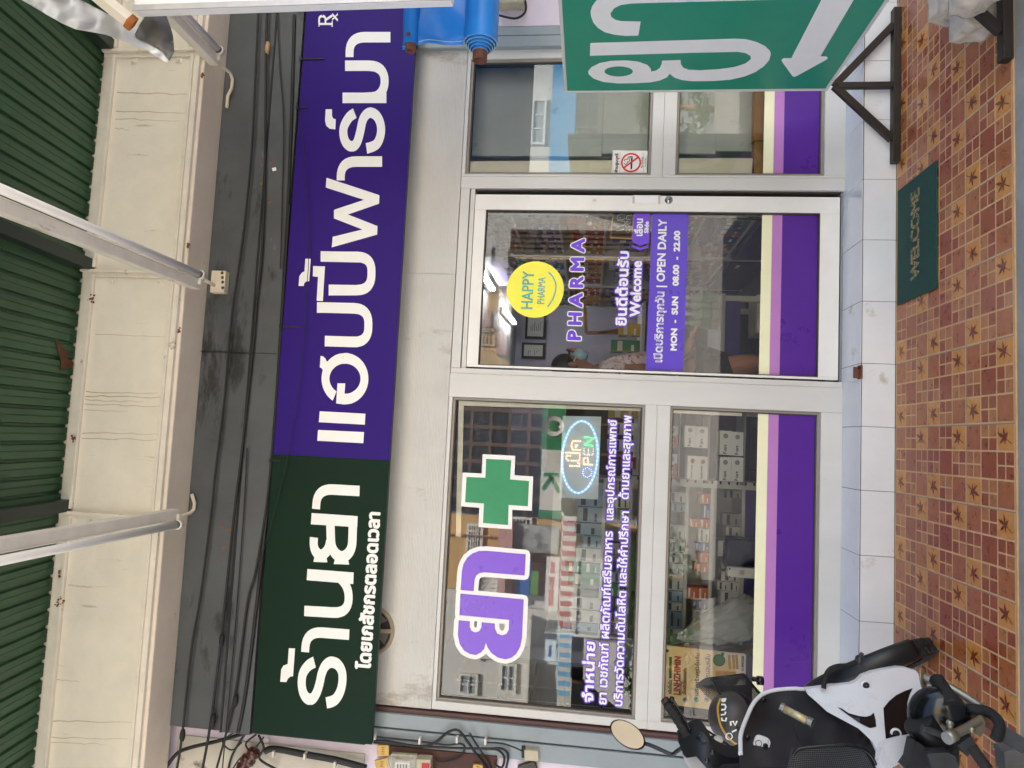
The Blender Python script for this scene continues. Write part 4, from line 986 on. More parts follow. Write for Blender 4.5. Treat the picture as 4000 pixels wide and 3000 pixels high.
c_ = at(3815, 60, z=.06); rough_block('concrete_block', (c_.x + .06, c_.y + .03, .055), (.24, .12, .12), 1, G('stone'), 'pale rough concrete block weighing down the near foot of the sign')
c_ = at(3730, 20, z=.08); rough_block('concrete_block', (c_.x + .07, c_.y + .02, .07), (.20, .15, .14), 4, G('stone'), 'rounded pale concrete lump farther back between the sign feet')
c_ = at(3850, 10, z=.12); rough_block('concrete_block', (c_.x + .10, c_.y, .15), (.22, .16, .12), 9, G('stone'), 'white concrete lump lying on top beside the sloping iron leg')

# ------------------------------------------------------------------ door mat
ms = [at(3506, 749, z=.01), at(3657, 622, z=.01), at(3657, 1122, z=.01), at(3506, 1197, z=.01)]
x0, x1 = (ms[2].x + ms[3].x) / 2, (ms[0].x + ms[1].x) / 2; y0, y1 = min(p.y for p in ms), max(p.y for p in ms)
MT = T('door_mat', 'dark green looped door mat with worn tan welcome lettering', 'mat', ((x0 + x1) / 2, (y0 + y1) / 2, 0))
b = B(); b.box(x0, x1, y0, y1, .003, .011); b.build('mat_body', M('mat_green', '#17453e', .95, 0, .45, 220, 1.0, 240), MT, bevel=.004)
t0, t1 = at(3575, 1090, z=.012), at(3575, 746, z=.012); ta, tb = at(3591, 900, z=.012), at(3560, 900, z=.012)
b = B(); text(b, 'WELCOME', (t0.x, t1.x, ta.y, tb.y), lambda x, y: (x, y, .0135), .004, 40); b.build('lettering', M('mat_tan', '#9a8a62', .95, 0, .5, 160, spots=[('#2b4a40', 60, .5, (1, 1, 1))]), MT, fix=False)

# rusty hasp on the step edge
HS = T('hasp', 'rusty iron shutter hasp bolted to the edge of the white step', 'hasp', at(3360, 1460, z=ZB))
hp = at(3366, 1455, y=-.002); b = B(); b.box(hp.x - .03, hp.x + .035, -.012, .03, ZB - .006, ZB + .006); b.box(hp.x - .028, hp.x + .026, -.004, .004, ZB + .006, ZB + .034); b.build('plate', G('rust'), HS, bevel=.003)
b = B(); b.lathe([(.009, -.003), (.009, .003), (.0001, .003)], (hp.x - .012, -.005, ZB + .02), (0, 1, 0), 14); b.lathe([(.001, -.004), (.007, -.004), (.007, .004)], (hp.x + .02, -.010, ZB + .01), (0, 1, 0), 12); b.build('bolt', G('black'), HS)

# ------------------------------------------------------------------ blue tarpaulin blind, top right
yt_ = -.55
TP = T('tarpaulin_blind', 'bright blue tarpaulin blind rolled round a rusty pipe', 'blind', at(1800, 100, y=yt_))
e1, e2 = at(1878, 262, y=yt_), at(1600, 186, y=yt_); tx = (1, -.03, -.0)
ra, rb = at(1813, 150, y=yt_), at(1944, 150, y=yt_); rr_ = (ra.z - rb.z) / 2; cz_ = (ra.z + rb.z) / 2
M('tarp', '#1f7fd6', .4, 0, .12, 4, .25, 14, spots=[('#2a5f93', 7, .64, (1, 1, 1)), ('#6fb0e4', 10, .7, (1, 1, 1))])
xe = at(1880, 170, y=yt_).x
b = B()
for k in range(5): # nested rolled layers, each ending a little further in
    r = rr_ * (1 - .13 * k); xo = xe + (.0 if k == 0 else -.010 * k)
    b.lathe([(r, 0), (r, 1.4)], (xo, yt_, cz_), (1, 0, 0), 36, 0); b.lathe([(r * .93, 0), (r, 0)], (xo, yt_, cz_), (1, 0, 0), 36, 1)
b.build('roll', [G('tarp'), M('tarp_edge', '#8fb0c6', .7, 0, .2, 30)], TP, fix=False)
b = B(); b.lathe([(.001, .1), (.026, .1), (.026, -.005), (.032, -.005), (.032, 1.4)], (xe - .075, yt_, cz_), (1, 0, 0), 26); b.build('roller_pipe', G('rust'), TP)
# hanging sheet between the upper pipe and the roll
b = B(); nu, nv = 26, 14; xl_ = at(1640, 180, y=yt_).x
zu, zl = at(1570, 100, y=yt_).z, cz_ + rr_ * .3
vs = []
for j in range(nv + 1):
    for i in range(nu + 1):
        f = j / nv; x = xl_ + .02 * sin(f * 3) + .035 * f + i / nu * 1.3; z = zu + (zl - zu) * f
        y = yt_ + .02 + (rr_ - .02) * f * .9 + .016 * sin(f * 9 + x * 14) * sin(x * 9 + 1) + .012 * noise.noise(Vector((x * 9, z * 9, 2)))
        vs.append((x, y, z))
b.add(vs, [(j * (nu + 1) + i, j * (nu + 1) + i + 1, (j + 1) * (nu + 1) + i + 1, (j + 1) * (nu + 1) + i) for j in range(nv) for i in range(nu)], 0, True)
o_ = b.build('hanging_sheet', G('tarp'), TP); md = o_.modifiers.new('thick', 'SOLIDIFY'); md.thickness = .003
b = B(); b.tube([vs[i * 1 + j * (nu + 1)] if False else (vs[j * (nu + 1)][0] + .012, vs[j * (nu + 1)][1] - .004, vs[j * (nu + 1)][2]) for j in range(nv + 1)], .0018, 6); b.build('stitching', M('thread', '#8db9dd', .8), TP)
b = B(); b.lathe([(.001, .03), (.017, .03), (.017, 0), (.024, 0), (.024, 1.3)], (e2.x - .005, yt_ + .02, e2.z), (1, 0, 0), 20, 0); b.lathe([(.032, .02), (.032, 1.3)], (e2.x, yt_ + .02, e2.z), (1, 0, 0), 20, 1); b.build('upper_pipe', [G('rust'), G('tarp')], TP)
b = B(); g_ = at(1594, 133, y=yt_ - .02); b.lathe([(.001, -.003), (.009, -.003), (.01, 0)], g_, (0, 1, 0), 14); b.build('rivet', G('rust'), TP)

# ------------------------------------------------------------------ white box sign edge, its rusty bracket and the crumpled flashing (top right)
yw = -.95
WS = T('box_sign', 'white box sign edge hanging at the right, beside the blue tarpaulin', 'sign', at(1200, 20, y=yw))
a_, c_ = at(1765, 0, y=yw), at(520, 42, y=yw)
b = B(); b.hexa([(a_.x, yw, a_.z), (a_.x + .6, yw, a_.z), (a_.x + .6, yw + .045, a_.z), (a_.x, yw + .045, a_.z), (c_.x, yw, c_.z), (c_.x + .6, yw, c_.z), (c_.x + .6, yw + .045, c_.z), (c_.x, yw + .045, c_.z)]); b.build('box_body', G('white_paint'), WS, bevel=.006)
b = B(); b.hexa([(a_.x - .002, yw - .006, a_.z - .002), (a_.x + .022, yw - .006, a_.z - .002), (a_.x + .022, yw - .001, a_.z), (a_.x - .002, yw - .001, a_.z), (c_.x - .002, yw - .006, c_.z), (c_.x + .022, yw - .006, c_.z), (c_.x + .022, yw - .001, c_.z), (c_.x - .002, yw - .001, c_.z)]); b.build('edge_trim', M('trim_grey', '#b9b8bc', .4, .3, .08, 20), WS, bevel=.001)
RB = T('roof_bracket', 'rust ended white steel bracket above the white box sign', 'bracket', at(470, 60, y=-1.0))
b = B(); b.bar(at(330, -60, y=-1.05), at(518, 92, y=-.93), .05, .04, 0); b.build('arm', G('cream_steel'), RB, bevel=.003)
b = B(); b.bar(at(498, 77, y=-.943), at(524, 98, y=-.926), .053, .043, 0); b.build('rust_end', G('rust_orange'), RB, bevel=.003)
kf = cz(0, 0, .31646)
def dep(X, Y): return -.98 + .045 * noise.noise(Vector((X * .009, Y * .012, 1))) + .009 * noise.noise(Vector((X * .02, Y * .03, 5))) + (X - 300) * .00025 + .0004 * abs((X * .45 - Y + 10))
b = B(); panel(b, kf([(200, -60), (270, 0), (590, 190), (760, 285), (930, 360), (1300, 425), (1500, 500), (1760, 590), (1900, 680), (2050, 770), (2080, 765), (2120, 700), (2150, 640), (2130, 450), (2100, 330), (2040, 170), (1810, 150), (1700, 330), (1650, 375), (1560, 330), (1430, 230), (1240, 125), (960, -20)]), dep, (0, .0015, 0), 9)
o_ = b.build('metal_flashing', M('silver', '#c4c5c8', .45, .4, .08, 6)); 
b = B(); panel(b, kf([(1815, 160), (2040, 165), (2105, 330), (2135, 450), (2150, 640), (2085, 750), (2000, 625), (1850, 545), (1660, 430), (1710, 330)]), lambda X, Y: dep(X, Y) - .006, (0, .001, 0), 9); b.build('folded_back', M('zinc_shaded', '#5d5b58', .5, .3, .15, 8), o_)  # side of the sheet facing in, its shade put into a darker colour
tag(o_, 'crumpled silver sheet metal flashing torn loose below the green awning', 'flashing')
# second meter on the right wall
EM2 = T('electricity_meter', 'grey meter box with red label half hidden above the blue tarpaulin', 'meter', at(1990, 20, y=YW))
wbox(1955, -60, 2050, 40, 0, .07, 'meter_base', G('meter_cream'), EM2, 0, .006); wbox(1975, -10, 1992, 22, .0705, .072, 'red_label', G('label_red'), EM2, 0, 0)
b = B(); b.tube([tuple(p) for p in [Vector(q) for q in spline([tuple(at(X, Y, y=YW - .03)) for X, Y in ((1950, 60), (2010, 72), (2045, 55), (2055, 25), (2045, -20))])]], .006, 8); tag(b.build('wire', G('cable_black')), 'black wire curving under the grey meter box on the right', 'wire')
# ------------------------------------------------------------------ motorbike, parked on its side stand against the step
BK_ = T('motorbike', 'white and black underbone motorbike with front basket, parked on the tiles at left', 'motorbike', at(3640, 2700, z=0))
k7 = cz(3000, 2400, .45208)
M('bike_white', '#dfe1e6', .28, 0, .03, 6, coat=.4, spots=[('#9b9a97', 22, .72, (1, 1, 1))]); M('bike_black', '#17181b', .38, 0, .25, 8, spots=[('#3a3b3d', 26, .68, (1, 1, 1))]); M('bike_gloss', '#0d0e12', .18, 0, .2, 8)
M('rubber', '#1d1c1b', .8, 0, .3, 30, .4, 60); M('steel', '#a79f8d', .35, .8, .12, 20, spots=[('#6d5a45', 18, .66, (1, 1, 1))]); M('engine_grey', '#3d3f42', .5, .4, .3, 20); M('brown_rubber', '#3a241e', .6)
px_ = lambda k, l, ys: [at(X, Y, y=y) for (X, Y), y in zip(k(l), ys if isinstance(ys, (list, tuple)) else [ys] * len(l))]
def tubep(nm, k, l, ys, r, mat, n=12, par=BK_, smooth=True):
    P = px_(k, l, ys); b = B(); Q = spline([tuple(p) for p in P], 5) if smooth and len(P) > 2 else P
    R = r if not isinstance(r, (list, tuple)) else [r[min(len(r) - 1, int(i * len(r) / len(Q)))] for i in range(len(Q))]
    b.tube(Q, R, n); return b.build(nm, G(mat), par)
# front wheel: leaning left and steered left
F = at(3622, 2540, z=.0); TW, LE = radians(120), .40
hh = Vector((cos(TW), sin(TW), 0)); r0_ = Vector((sin(TW), -cos(TW), 0)); upw = Vector((0, 0, 1)) * cos(LE) - r0_ * sin(LE); axw = r0_ * cos(LE) + Vector((0, 0, 1)) * sin(LE)
RW = .262; cw = F + upw * RW
def wring(prof, n=56, a0=0, a1=2 * pi):
    vs = []; m = len(prof)
    for i in range(n + 1):
        a = a0 + (a1 - a0) * i / n; d = hh * cos(a) + upw * sin(a)
        vs += [cw + d * r + axw * o for r, o in prof]
    return vs, [(i * m + k, i * m + k + 1, (i + 1) * m + k + 1, (i + 1) * m + k) for i in range(n) for k in range(m - 1)]
b = B(); v, f = wring([(.215, .026), (.225, .034), (.242, .036), (.255, .026), (.262, .010), (.262, -.010), (.255, -.026), (.242, -.036), (.225, -.034), (.215, -.026)]); b.add(v, f, 0, True)
for i in range(46):
    a = 2 * pi * i / 46
    for s_, o in ((1, .0), (-1, .5)):
        a_ = a + o * 2 * pi / 46; d = hh * cos(a_) + upw * sin(a_); t = -hh * sin(a_) + upw * cos(a_)
        b.obox(cw + d * .2605 + axw * .015 * s_, axw * .013 + t * .005 * s_, t * .0045, d * .0055, 0)
wl = b.build('front_wheel', G('rubber'), BK_)
b = B(); v, f = wring([(.216, .020), (.205, .022), (.198, .012), (.198, -.012), (.205, -.022), (.216, -.020)]); b.add(v, f, 0, True); b.build('rim', G('steel'), wl)
b = B()
for i in range(24):
    a = 2 * pi * i / 24; d = hh * cos(a) + upw * sin(a); b.tube([cw + axw * (.02 if i % 2 else -.02) + d * .03, cw + d * .2], .0012, 5)
b.tube([cw - axw * .05, cw + axw * .05], .03, 16); b.build('spokes', G('steel'), wl)
b = B(); v, f = wring([(.215, .041), (.272, .038), (.284, .025), (.288, 0), (.284, -.025), (.272, -.038), (.215, -.041)], 30, radians(60), radians(197)); b.add(v, f, 0, True)
o_ = b.build('front_fender', G('bike_black'), BK_); md = o_.modifiers.new('thick', 'SOLIDIFY'); md.thickness = .004;
tubep('brake_hose', k7, [(480, 640), (490, 560), (530, 480), (600, 448), (690, 440), (780, 405)], [-.74, -.73, -.72, -.71, -.70, -.69], .0085, 'rubber')
p = px_(k7, [(785, 402)], -.69)[0]; b = B(); b.ell(p, (.022, 0, .0), (0, .018, 0), (0, 0, .014), 12, 8); b.tube([p, p + Vector((.03, 0, -.012))], .007, 8); b.build('brake_caliper', G('engine_grey'), BK_)

d_side = lambda X, Y: -.64 - (Y - 2620) * .00095 + .035 * sin((X - 3150) * .0075) * -1
# white side of the leg shield
b = B(); panel(b, k7([(330, 650), (560, 618), (715, 602), (770, 578), (815, 530), (900, 500), (1000, 478), (1120, 458), (1190, 462), (1285, 492), (1310, 545), (1370, 625), (1425, 610), (1455, 660), (1475, 728), (1400, 740), (1330, 765), (1285, 805), (1262, 870), (1258, 960), (1262, 1048), (1210, 1035), (1150, 1045), (1080, 1080), (1000, 1120), (965, 1210), (955, 1215), (900, 1100), (840, 1040), (780, 985), (640, 910), (510, 840), (410, 748), (345, 692)]), d_side, (.0, .022, 0), 24)
b.build('leg_shield', G('bike_white'), BK_, fix=True)
for l in ([(605, 803), (640, 815), (700, 855), (790, 880), (850, 887), (890, 875), (915, 852), (930, 910), (935, 970), (880, 980), (800, 942), (700, 875)], [(1250, 640), (1180, 665), (1110, 700), (1050, 750), (1000, 812), (1005, 900), (1020, 1075), (1120, 1050), (1212, 1035), (1205, 950), (1200, 850), (1205, 760), (1225, 690)]):
    b = B(); panel(b, k7(l), lambda X, Y: d_side(X, Y) - .004, (0, .003, 0), 24); b.build('vent_insert', G('bike_gloss'), BK_)
b = B(); panel(b, k7([(1215, 1037), (1262, 1050), (1295, 1110), (1280, 1190), (1200, 1260), (1100, 1310), (1020, 1345), (955, 1345), (962, 1230), (990, 1140), (1080, 1085), (1150, 1050)]), lambda X, Y: d_side(X, Y) - .012 + .0002 * (X - 3500), (0, .03, 0), 20); b.build('side_cover', G('bike_white'), BK_)
for (q, big) in (((845, 612), 0), ((1105, 1030), 1)):
    p = px_(k7, [q], 0)[0]; X, Y = k7([q])[0]; p = at(X, Y, y=d_side(X, Y) - .007); b = B(); b.lathe([(.001, -.004), (.010, -.004), (.013, 0)], p, (0, 1, 0), 16, 1); b.lathe([(.012, -.003), (.017, -.004), (.018, .002)], p, (0, 1, 0), 16, 0); b.build('cover_screw', [G('bike_white'), G('black')], BK_)
# black inner face of the shield
d_in = lambda X, Y: -.70 - (Y - 2700) * .0011 + .0001 * (X - 2950) + .04 * sin((X - 2900) * .013) * sin((Y - 2690) * .012)
rim_in = k6([(1640, 1500), (1648, 1400), (1655, 1290), (1720, 1110), (1790, 970), (1880, 885), (2010, 835), (2212, 815)])
b = B(); panel(b, rim_in + k7([(325, 655), (345, 692), (410, 748), (510, 840), (640, 910), (780, 985), (840, 1040), (900, 1100), (955, 1215), (965, 1400), (-240, 1400)]), d_in, (.0, .02, 0), 26); b.build('inner_shield', G('bike_black'), BK_)
rim = k6([(1640, 1510), (1638, 1400), (1645, 1285), (1710, 1105), (1780, 960), (1870, 868), (2005, 820), (2212, 802)]) + k7([(330, 645), (560, 612)])
b = B(); b.tube(spline([tuple(at(X, Y, y=d_in(X, Y) - .004)) for X, Y in rim], 5), .0075, 10); b.build('rim_trim', G('bike_white'), BK_)
X, Y = 2976, 2908; kp = at(X, Y, y=d_in(X, Y) - .012); u = Vector((cos(-.25), 0, sin(-.25))); w = Vector((-u.z, 0, u.x))
b = B(); pts = []
for i in range(24):
    t = 2 * pi * i / 24; c, s_ = cos(t), sin(t); pts.append(kp + u * .026 * (abs(c) ** .6) * (1 if c > 0 else -1) + w * .026 * (abs(s_) ** .6) * (1 if s_ > 0 else -1))
b.prism(pts, (0, .008, 0), 0); b.build('key_plate', G('bike_white'), BK_, bevel=.0015)
b = B(); b.lathe([(.0005, -.001), (.0085, -.001), (.0085, 0)], kp - u * .0 - w * .012, (0, 1, 0), 16, 0); b.lathe([(.009, -.001), (.011, -.001), (.011, 0)], kp + w * .011, (0, 1, 0), 20, 0); b.build('key_lock', G('black'), BK_)
gt = B(); text(gt, 'OFF  ON', (kp.x - .018, kp.x + .018, kp.z - .022, kp.z - .018), lambda x, z: (x, kp.y - .0008, z), 0, 16); gt.build('lettering', G('black'), BK_, fix=False)
for q in ((1890, 925), (1715, 1330), (1280, 1580), (1340, 1490)):
    X, Y = k6([q])[0]; p = at(X, Y, y=d_in(X, Y) - .006); b = B(); b.lathe([(.001, -.003), (.007, -.003), (.009, .002)], p, (0, 1, 0), 12); b.build('cover_screw', G('bike_gloss'), BK_)
# carry tube with chrome rings
a_, c_ = px_(k7, [(110, 800), (385, 945)], [-.86, -.93]); b = B(); b.tube([a_, c_], .0135, 16, 0)
for t in (.03, .07, .11, .87, .91, .95, .99): m_ = a_.lerp(c_, t); dd = (c_ - a_).normalized(); b.tube([m_ - dd * .0022, m_ + dd * .0022], .0165, 16, 1)
b.build('carry_tube', [M('tube_sticker', '#b8b08a', .25, .3, .2, 30, spots=[('#d98a6a', 14, .6, (1, 1, 1)), ('#d8d36a', 12, .66, (1, 1, 1))]), G('chrome')], BK_)
# handlebar cover, grip, lever, mirror
d_h = lambda X, Y: -.74 - (Y - 2850) * .0007 + .03 * cos((X - 2760) * .02) * -1
b = B(); panel(b, k6([(968, 1382), (1010, 1340), (1060, 1310), (1120, 1272), (1190, 1255), (1240, 1275), (1290, 1345), (1340, 1440), (1400, 1490), (1500, 1540), (1600, 1548), (1660, 1515), (1750, 1560), (1900, 1660), (2000, 1760), (1300, 1760), (1270, 1660), (1160, 1535), (1060, 1550), (1030, 1530), (1000, 1455)]), d_h, (.02, .05, 0), 14); b.build('handlebar_cover', G('bike_black'), BK_)
b = B(); panel(b, k6([(1155, 1330), (1200, 1295), (1275, 1370), (1240, 1392)]), lambda X, Y: d_h(X, Y) - .005, (0, .004, 0), 12); b.build('switch', G('bike_gloss'), BK_)
b = B(); panel(b, k6([(1005, 1510), (1060, 1552), (1160, 1537), (1275, 1660), (1330, 1760), (1150, 1760), (1080, 1660)]), lambda X, Y: -.72 - (Y - 2950) * .0006, (.02, .06, 0), 14); b.build('front_cowl', G('bike_white'), BK_)
for q in ((1640, 1520), (1640, 1640)): pass
ga, gb = at(2690, 2880, y=-.745), at(2606, 2748, y=-.665)
b = B(); N_ = 30; P = [ga.lerp(gb, i / N_) for i in range(N_ + 1)]; b.tube(P, [.0165 + (.0016 if (i // 2) % 2 else 0) + (.006 if i < 2 or i == N_ - 2 else 0) for i in range(N_ + 1)], 18); b.build('grip', G('rubber'), BK_)
gd = (gb - ga).normalized(); b = B(); b.tube([gb, gb + gd * .018, gb + gd * .02], [.0165, .0165, .012], 16); b.build('bar_end', G('brown_rubber'), BK_)
tubep('brake_lever', k6, [(1095, 1250), (1040, 1150), (960, 1010), (900, 915)], [-.76, -.735, -.70, -.68], .0055, 'bike_gloss')
p = px_(k6, [(897, 912)], -.68)[0]; b = B(); b.ell(p, (.010, 0, 0), (0, .010, 0), (0, 0, .010), 12, 8); b.build('lever_ball', G('bike_gloss'), BK_)
mc = px_(k6, [(418, 1297)], -.70)[0]; U = (px_(k6, [(575, 1432)], -.70)[0] - mc); Vv = (px_(k6, [(500, 1195)], -.70)[0] - mc)
U = U * 1.0; Vv = Vv - U * (U.dot(Vv) / U.length_squared); Vv = Vv.normalized() * U.length * .60
tc_ = (CAM - mc).normalized(); nrm = (tc_ + Vector((.25, -.1, .12))).normalized()
def tilt(v): return (v - nrm * v.dot(nrm)).normalized() * v.length
U, Vv = tilt(U), tilt(Vv)
ring_ = lambda s, o: [mc + U * s * cos(t) + Vv * s * sin(t) + nrm * o for t in [2 * pi * i / 36 for i in range(36)]]
b = B(); rs = [ring_(.955, .004), ring_(1.0, .006), ring_(1.05, 0), ring_(1.0, -.022), ring_(.6, -.036), ring_(.05, -.04)]
for i in range(5):
    for j in range(36): b.add([rs[i][j], rs[i][(j + 1) % 36], rs[i + 1][(j + 1) % 36], rs[i + 1][j]], [(0, 1, 2, 3)], 0, True)
mir = b.build('mirror', G('bike_gloss'), BK_)
b = B(); q = ring_(.965, .0035); b.add([mc + nrm * .0035] + q, [(0, i + 1, (i + 1) % 36 + 1) for i in range(36)]); b.build('mirror_glass', M('mirror_glass', '#6f675c', .03, 1.0, 0), mir)
tubep('mirror_stalk', k6, [(560, 1380), (680, 1420), (820, 1482), (900, 1512), (955, 1475), (1000, 1445)], [-.70, -.72, -.74, -.75, -.76, -.77], .0072, 'bike_black')
tubep('control_cable', k6, [(1125, 1265), (1175, 1232), (1240, 1235), (1330, 1290), (1450, 1370), (1560, 1450), (1640, 1500)], [-.73, -.71, -.70, -.70, -.70, -.70, -.70], .0042, 'rubber')
p = px_(k6, [(1400, 1348)], -.705)[0]; b = B(); b.ell(p, (.014, 0, 0), (0, .012, 0), (0, 0, .018), 10, 8); b.build('cloth_knot', M('rag', '#c5bfb8', .9, bump=.6), BK_)
# wire basket with its helmet
def mesh_panel(nm, corners, nu, nv, th, par, bulge=0, curve=(0, -1, 0)):
    A, B_, C_, D_ = [Vector(c) for c in corners]; b = B(); vs = []; cv = Vector(curve)
    for j in range(nv + 1):
        for i in range(nu + 1):
            u, v = i / nu, j / nv; p = (A * (1 - u) + B_ * u) * (1 - v) + (D_ * (1 - u) + C_ * u) * v; vs.append(p + cv * bulge * sin(pi * u) * (.4 + .6 * sin(pi * v)))
    b.add(vs, [(j * (nu + 1) + i, j * (nu + 1) + i + 1, (j + 1) * (nu + 1) + i + 1, (j + 1) * (nu + 1) + i) for j in range(nv) for i in range(nu)], 0)
    o = b.build(nm, M('mesh_metal', '#5f6164', .35, .5, .1, 20) if nm == 'mesh_guard' else G('bike_black'), par, fix=False); md = o.modifiers.new('w', 'WIREFRAME'); md.thickness = th; md.use_even_offset = False; return o
A_, B2, C2, D2 = px_(k6, [(1312, 692), (1665, 648), (1850, 860), (1640, 1300)], [-.46, -.46, -.60, -.68])
bs = mesh_panel('basket', (A_, D2, C2, B2), 44, 20, .0026, BK_, .04, (.3, -.9, 0))
A3, B3 = A_ + Vector((-.10, .20, .02)), B2 + Vector((-.10, .16, .0))
mesh_panel('basket_side', (A_, A3, B3, B2), 22, 20, .0026, bs)
mesh_panel('basket_back', (A3, D2 + Vector((-.02, .2, 0)), C2 + Vector((-.02, .16, 0)), B3), 40, 18, .0026, bs)
b = B(); rr2 = [A3, A_, A_.lerp(D2, .3) + Vector((.01, -.03, 0)), A_.lerp(D2, .65) + Vector((.01, -.03, 0)), D2]
b.tube(spline([tuple(q) for q in rr2], 5), .0062, 8); b.tube([A_, B2], .005, 8); b.tube(spline([tuple(q) for q in (B3, B2, B2.lerp(C2, .5), C2)], 4), .0055, 8); b.build('basket_rim', G('bike_black'), bs)
p = px_(k6, [(1850, 715)], -.52)[0]; b = B(); b.tube([p + Vector((.0, 0, .012)), p + Vector((.0, 0, -.012))], .017, 14); b.box(p.x - .004, p.x + .012, p.y - .006, p.y + .006, p.z + .012, p.z + .03); b.build('bag_hook', G('bike_gloss'), BK_)
HL = T('helmet', 'dark grey open helmet with yellow stripe and white letters lying in bike basket', 'helmet', at(2866, 2812, y=-.56))
hc = at(2868, 2806, y=-.57); hr = .098; b = B()
b.ell(hc, (hr, 0, 0), (0, hr, 0), (0, 0, hr), 40, 26, 0)
M('helmet_grey', '#3a3936', .45, 0, .12, 10); M('helmet_yellow', '#c79a2c', .45)
b.build('shell', G('helmet_grey'), HL)
hv = (CAM - hc).normalized()
def on_h(X, Y, o=.0015):
    d = ray(X, Y).normalized(); oc = CAM - hc; bq = oc.dot(d); cq = oc.length_squared - (hr + o) ** 2; disc = bq * bq - cq
    return CAM + d * (-bq - sqrt(max(0, disc)))
b = B(); polys(b, quads_of_pen(spline(k6([(1425, 905), (1395, 990), (1400, 1100), (1430, 1210), (1490, 1310), (1560, 1380), (1640, 1425)])), 4, 4), on_h, 70); b.build('stripe', G('helmet_yellow'), HL, fix=False)
b = B(); lt = []
for st_ in ([(1435, 1115), (1440, 1145), (1480, 1150), (1485, 1115)], [(1425, 1085), (1470, 1080), (1478, 1050)], [(1430, 1030), (1468, 1028), (1480, 1000), (1470, 975), (1430, 972)], [(1440, 940), (1475, 935)], [(1440, 940), (1445, 910), (1460, 910), (1470, 938), (1478, 905)], [(1545, 1270), (1610, 1240)], [(1535, 1200), (1530, 1160), (1560, 1155), (1580, 1200), (1600, 1150)]):
    lt += quads_of_pen(k6(st_), 3.6, 3.2)
polys(b, lt, on_h, 90); b.build('lettering', G('white_vinyl'), HL, fix=False)
b = B(); polys(b, quads_of_pen(spline([(k6([(1515 + 34 * cos(t), 1318 + 34 * sin(t))])[0]) for t in [2 * pi * i / 16 for i in range(17)]], 2), 2.2, 2.2), on_h, 40); b.build('ring_emblem', G('white_vinyl'), HL, fix=False)
# diamond mesh guard low on the shield
A4, B4, C4, D4 = px_(k7, [(205, 1150), (800, 1125), (945, 1400), (150, 1400)], [-1.02, -1.02, -1.06, -1.08])
mesh_panel('mesh_guard', (A4, B4, C4, D4), 40, 16, .0024, BK_, .02)
tubep('guard_rim', k7, [(195, 1360), (215, 1230), (265, 1165), (420, 1140), (640, 1128), (790, 1150), (890, 1220), (945, 1330)], -1.035, .005, 'bike_gloss')
tubep('guard_strap', k7, [(225, 950), (240, 1040), (285, 1170)], [-.92, -.96, -1.03], .004, 'rubber')
# engine group
p = px_(k7, [(1475, 905)], -.98)[0]; b = B(); b.ell(p, (.10, 0, -.02), (.0, .07, .02), (.02, 0, .082), 28, 18); b.build('engine_cover', G('bike_gloss'), BK_)
p = px_(k7, [(1480, 1110)], -1.04)[0]; b = B(); b.tube([p + Vector((.05, .03, .05)), p + Vector((-.03, .03, -.02))], .05, 20)
b.box(p.x - .10, p.x + .03, p.y, p.y + .08, p.z - .06, p.z - .01)
for k in range(5): b.tube([p + Vector((-.02 - .014 * k, .0, .01)), p + Vector((-.026 - .014 * k, .0, .006))], .036, 16)
b.build('engine_block', M('engine_dark', '#1c1d1f', .45, .3, .3, 20), BK_, bevel=.004)
for q in ([(1375, 1205), (1560, 1195), (1620, 1230), (1660, 1340), (1420, 1340)], [(1640, 1130), (1760, 1050), (1800, 1150), (1720, 1230)]):
    b = B(); b.prism(px_(k7, q, -1.10), (0, .04, 0)); b.build('engine_plate', G('engine_grey'), BK_, bevel=.004)
for q, r in (((1575, 945), .009), ((1575, 975), .008), ((1985, 1155), .012), ((1765, 1000), .009)):
    p = px_(k7, [q], -1.09)[0]; b = B(); b.lathe([(.001, -.006), (r, -.006), (r, .01)], p, (0, 1, 0), 8); b.build('engine_bolt', G('steel'), BK_)
tubep('engine_spring', k7, [(1330, 985), (1400, 1005), (1480, 1035)], [-1.07, -1.07, -1.07], .011, 'engine_grey')
tubep('kick_lever', k7, [(1850, 908), (1720, 980), (1590, 1048)], [-1.04, -1.08, -1.12], .0135, 'steel')
tubep('kick_rubber', k7, [(1610, 1038), (1545, 1072)], [-1.115, -1.135], .018, 'steel')
b = B(); b.prism(px_(k7, [(1755, 995), (1850, 890), (1878, 930), (1875, 1010), (1835, 1062), (1790, 1030)], -1.06), (0, .02, 0)); b.build('kick_hub', G('steel'), BK_, bevel=.004)
tubep('exhaust_pipe', k7, [(1330, 545), (1400, 568), (1540, 620), (1700, 712), (1830, 800), (1900, 862)], [-.86, -.88, -.91, -.95, -.99, -1.02], .0155, 'steel', 16)
tubep('exhaust_pipe_rear', k7, [(1740, 855), (1880, 920), (1990, 990)], [-.98, -1.02, -1.08], .017, 'rust', 14)
b = B(); b.prism(px_(k7, [(1975, 985), (2030, 965), (2120, 1010), (2300, 1120), (2300, 1330), (2120, 1140), (2020, 1100)], [-1.08, -1.08, -1.1, -1.14, -1.14, -1.1, -1.08]), (0, .03, 0)); b.build('exhaust_shield', M('shield_grey', '#5b5a58', .55, .3, .2, 14, spots=[('#8a6a4e', 10, .66, (1, 1, 1))]), BK_, bevel=.006)
tubep('crash_bar', k7, [(1610, 812), (1760, 820), (1880, 835), (1965, 890), (2000, 970), (1970, 1080)], [-.97, -1.0, -1.02, -1.05, -1.08, -1.1], .0165, 'rubber', 14)
pa_, pb_ = px_(k7, [(1452, 552), (1598, 800)], [-.93, -1.03]); b = B(); N_ = 22
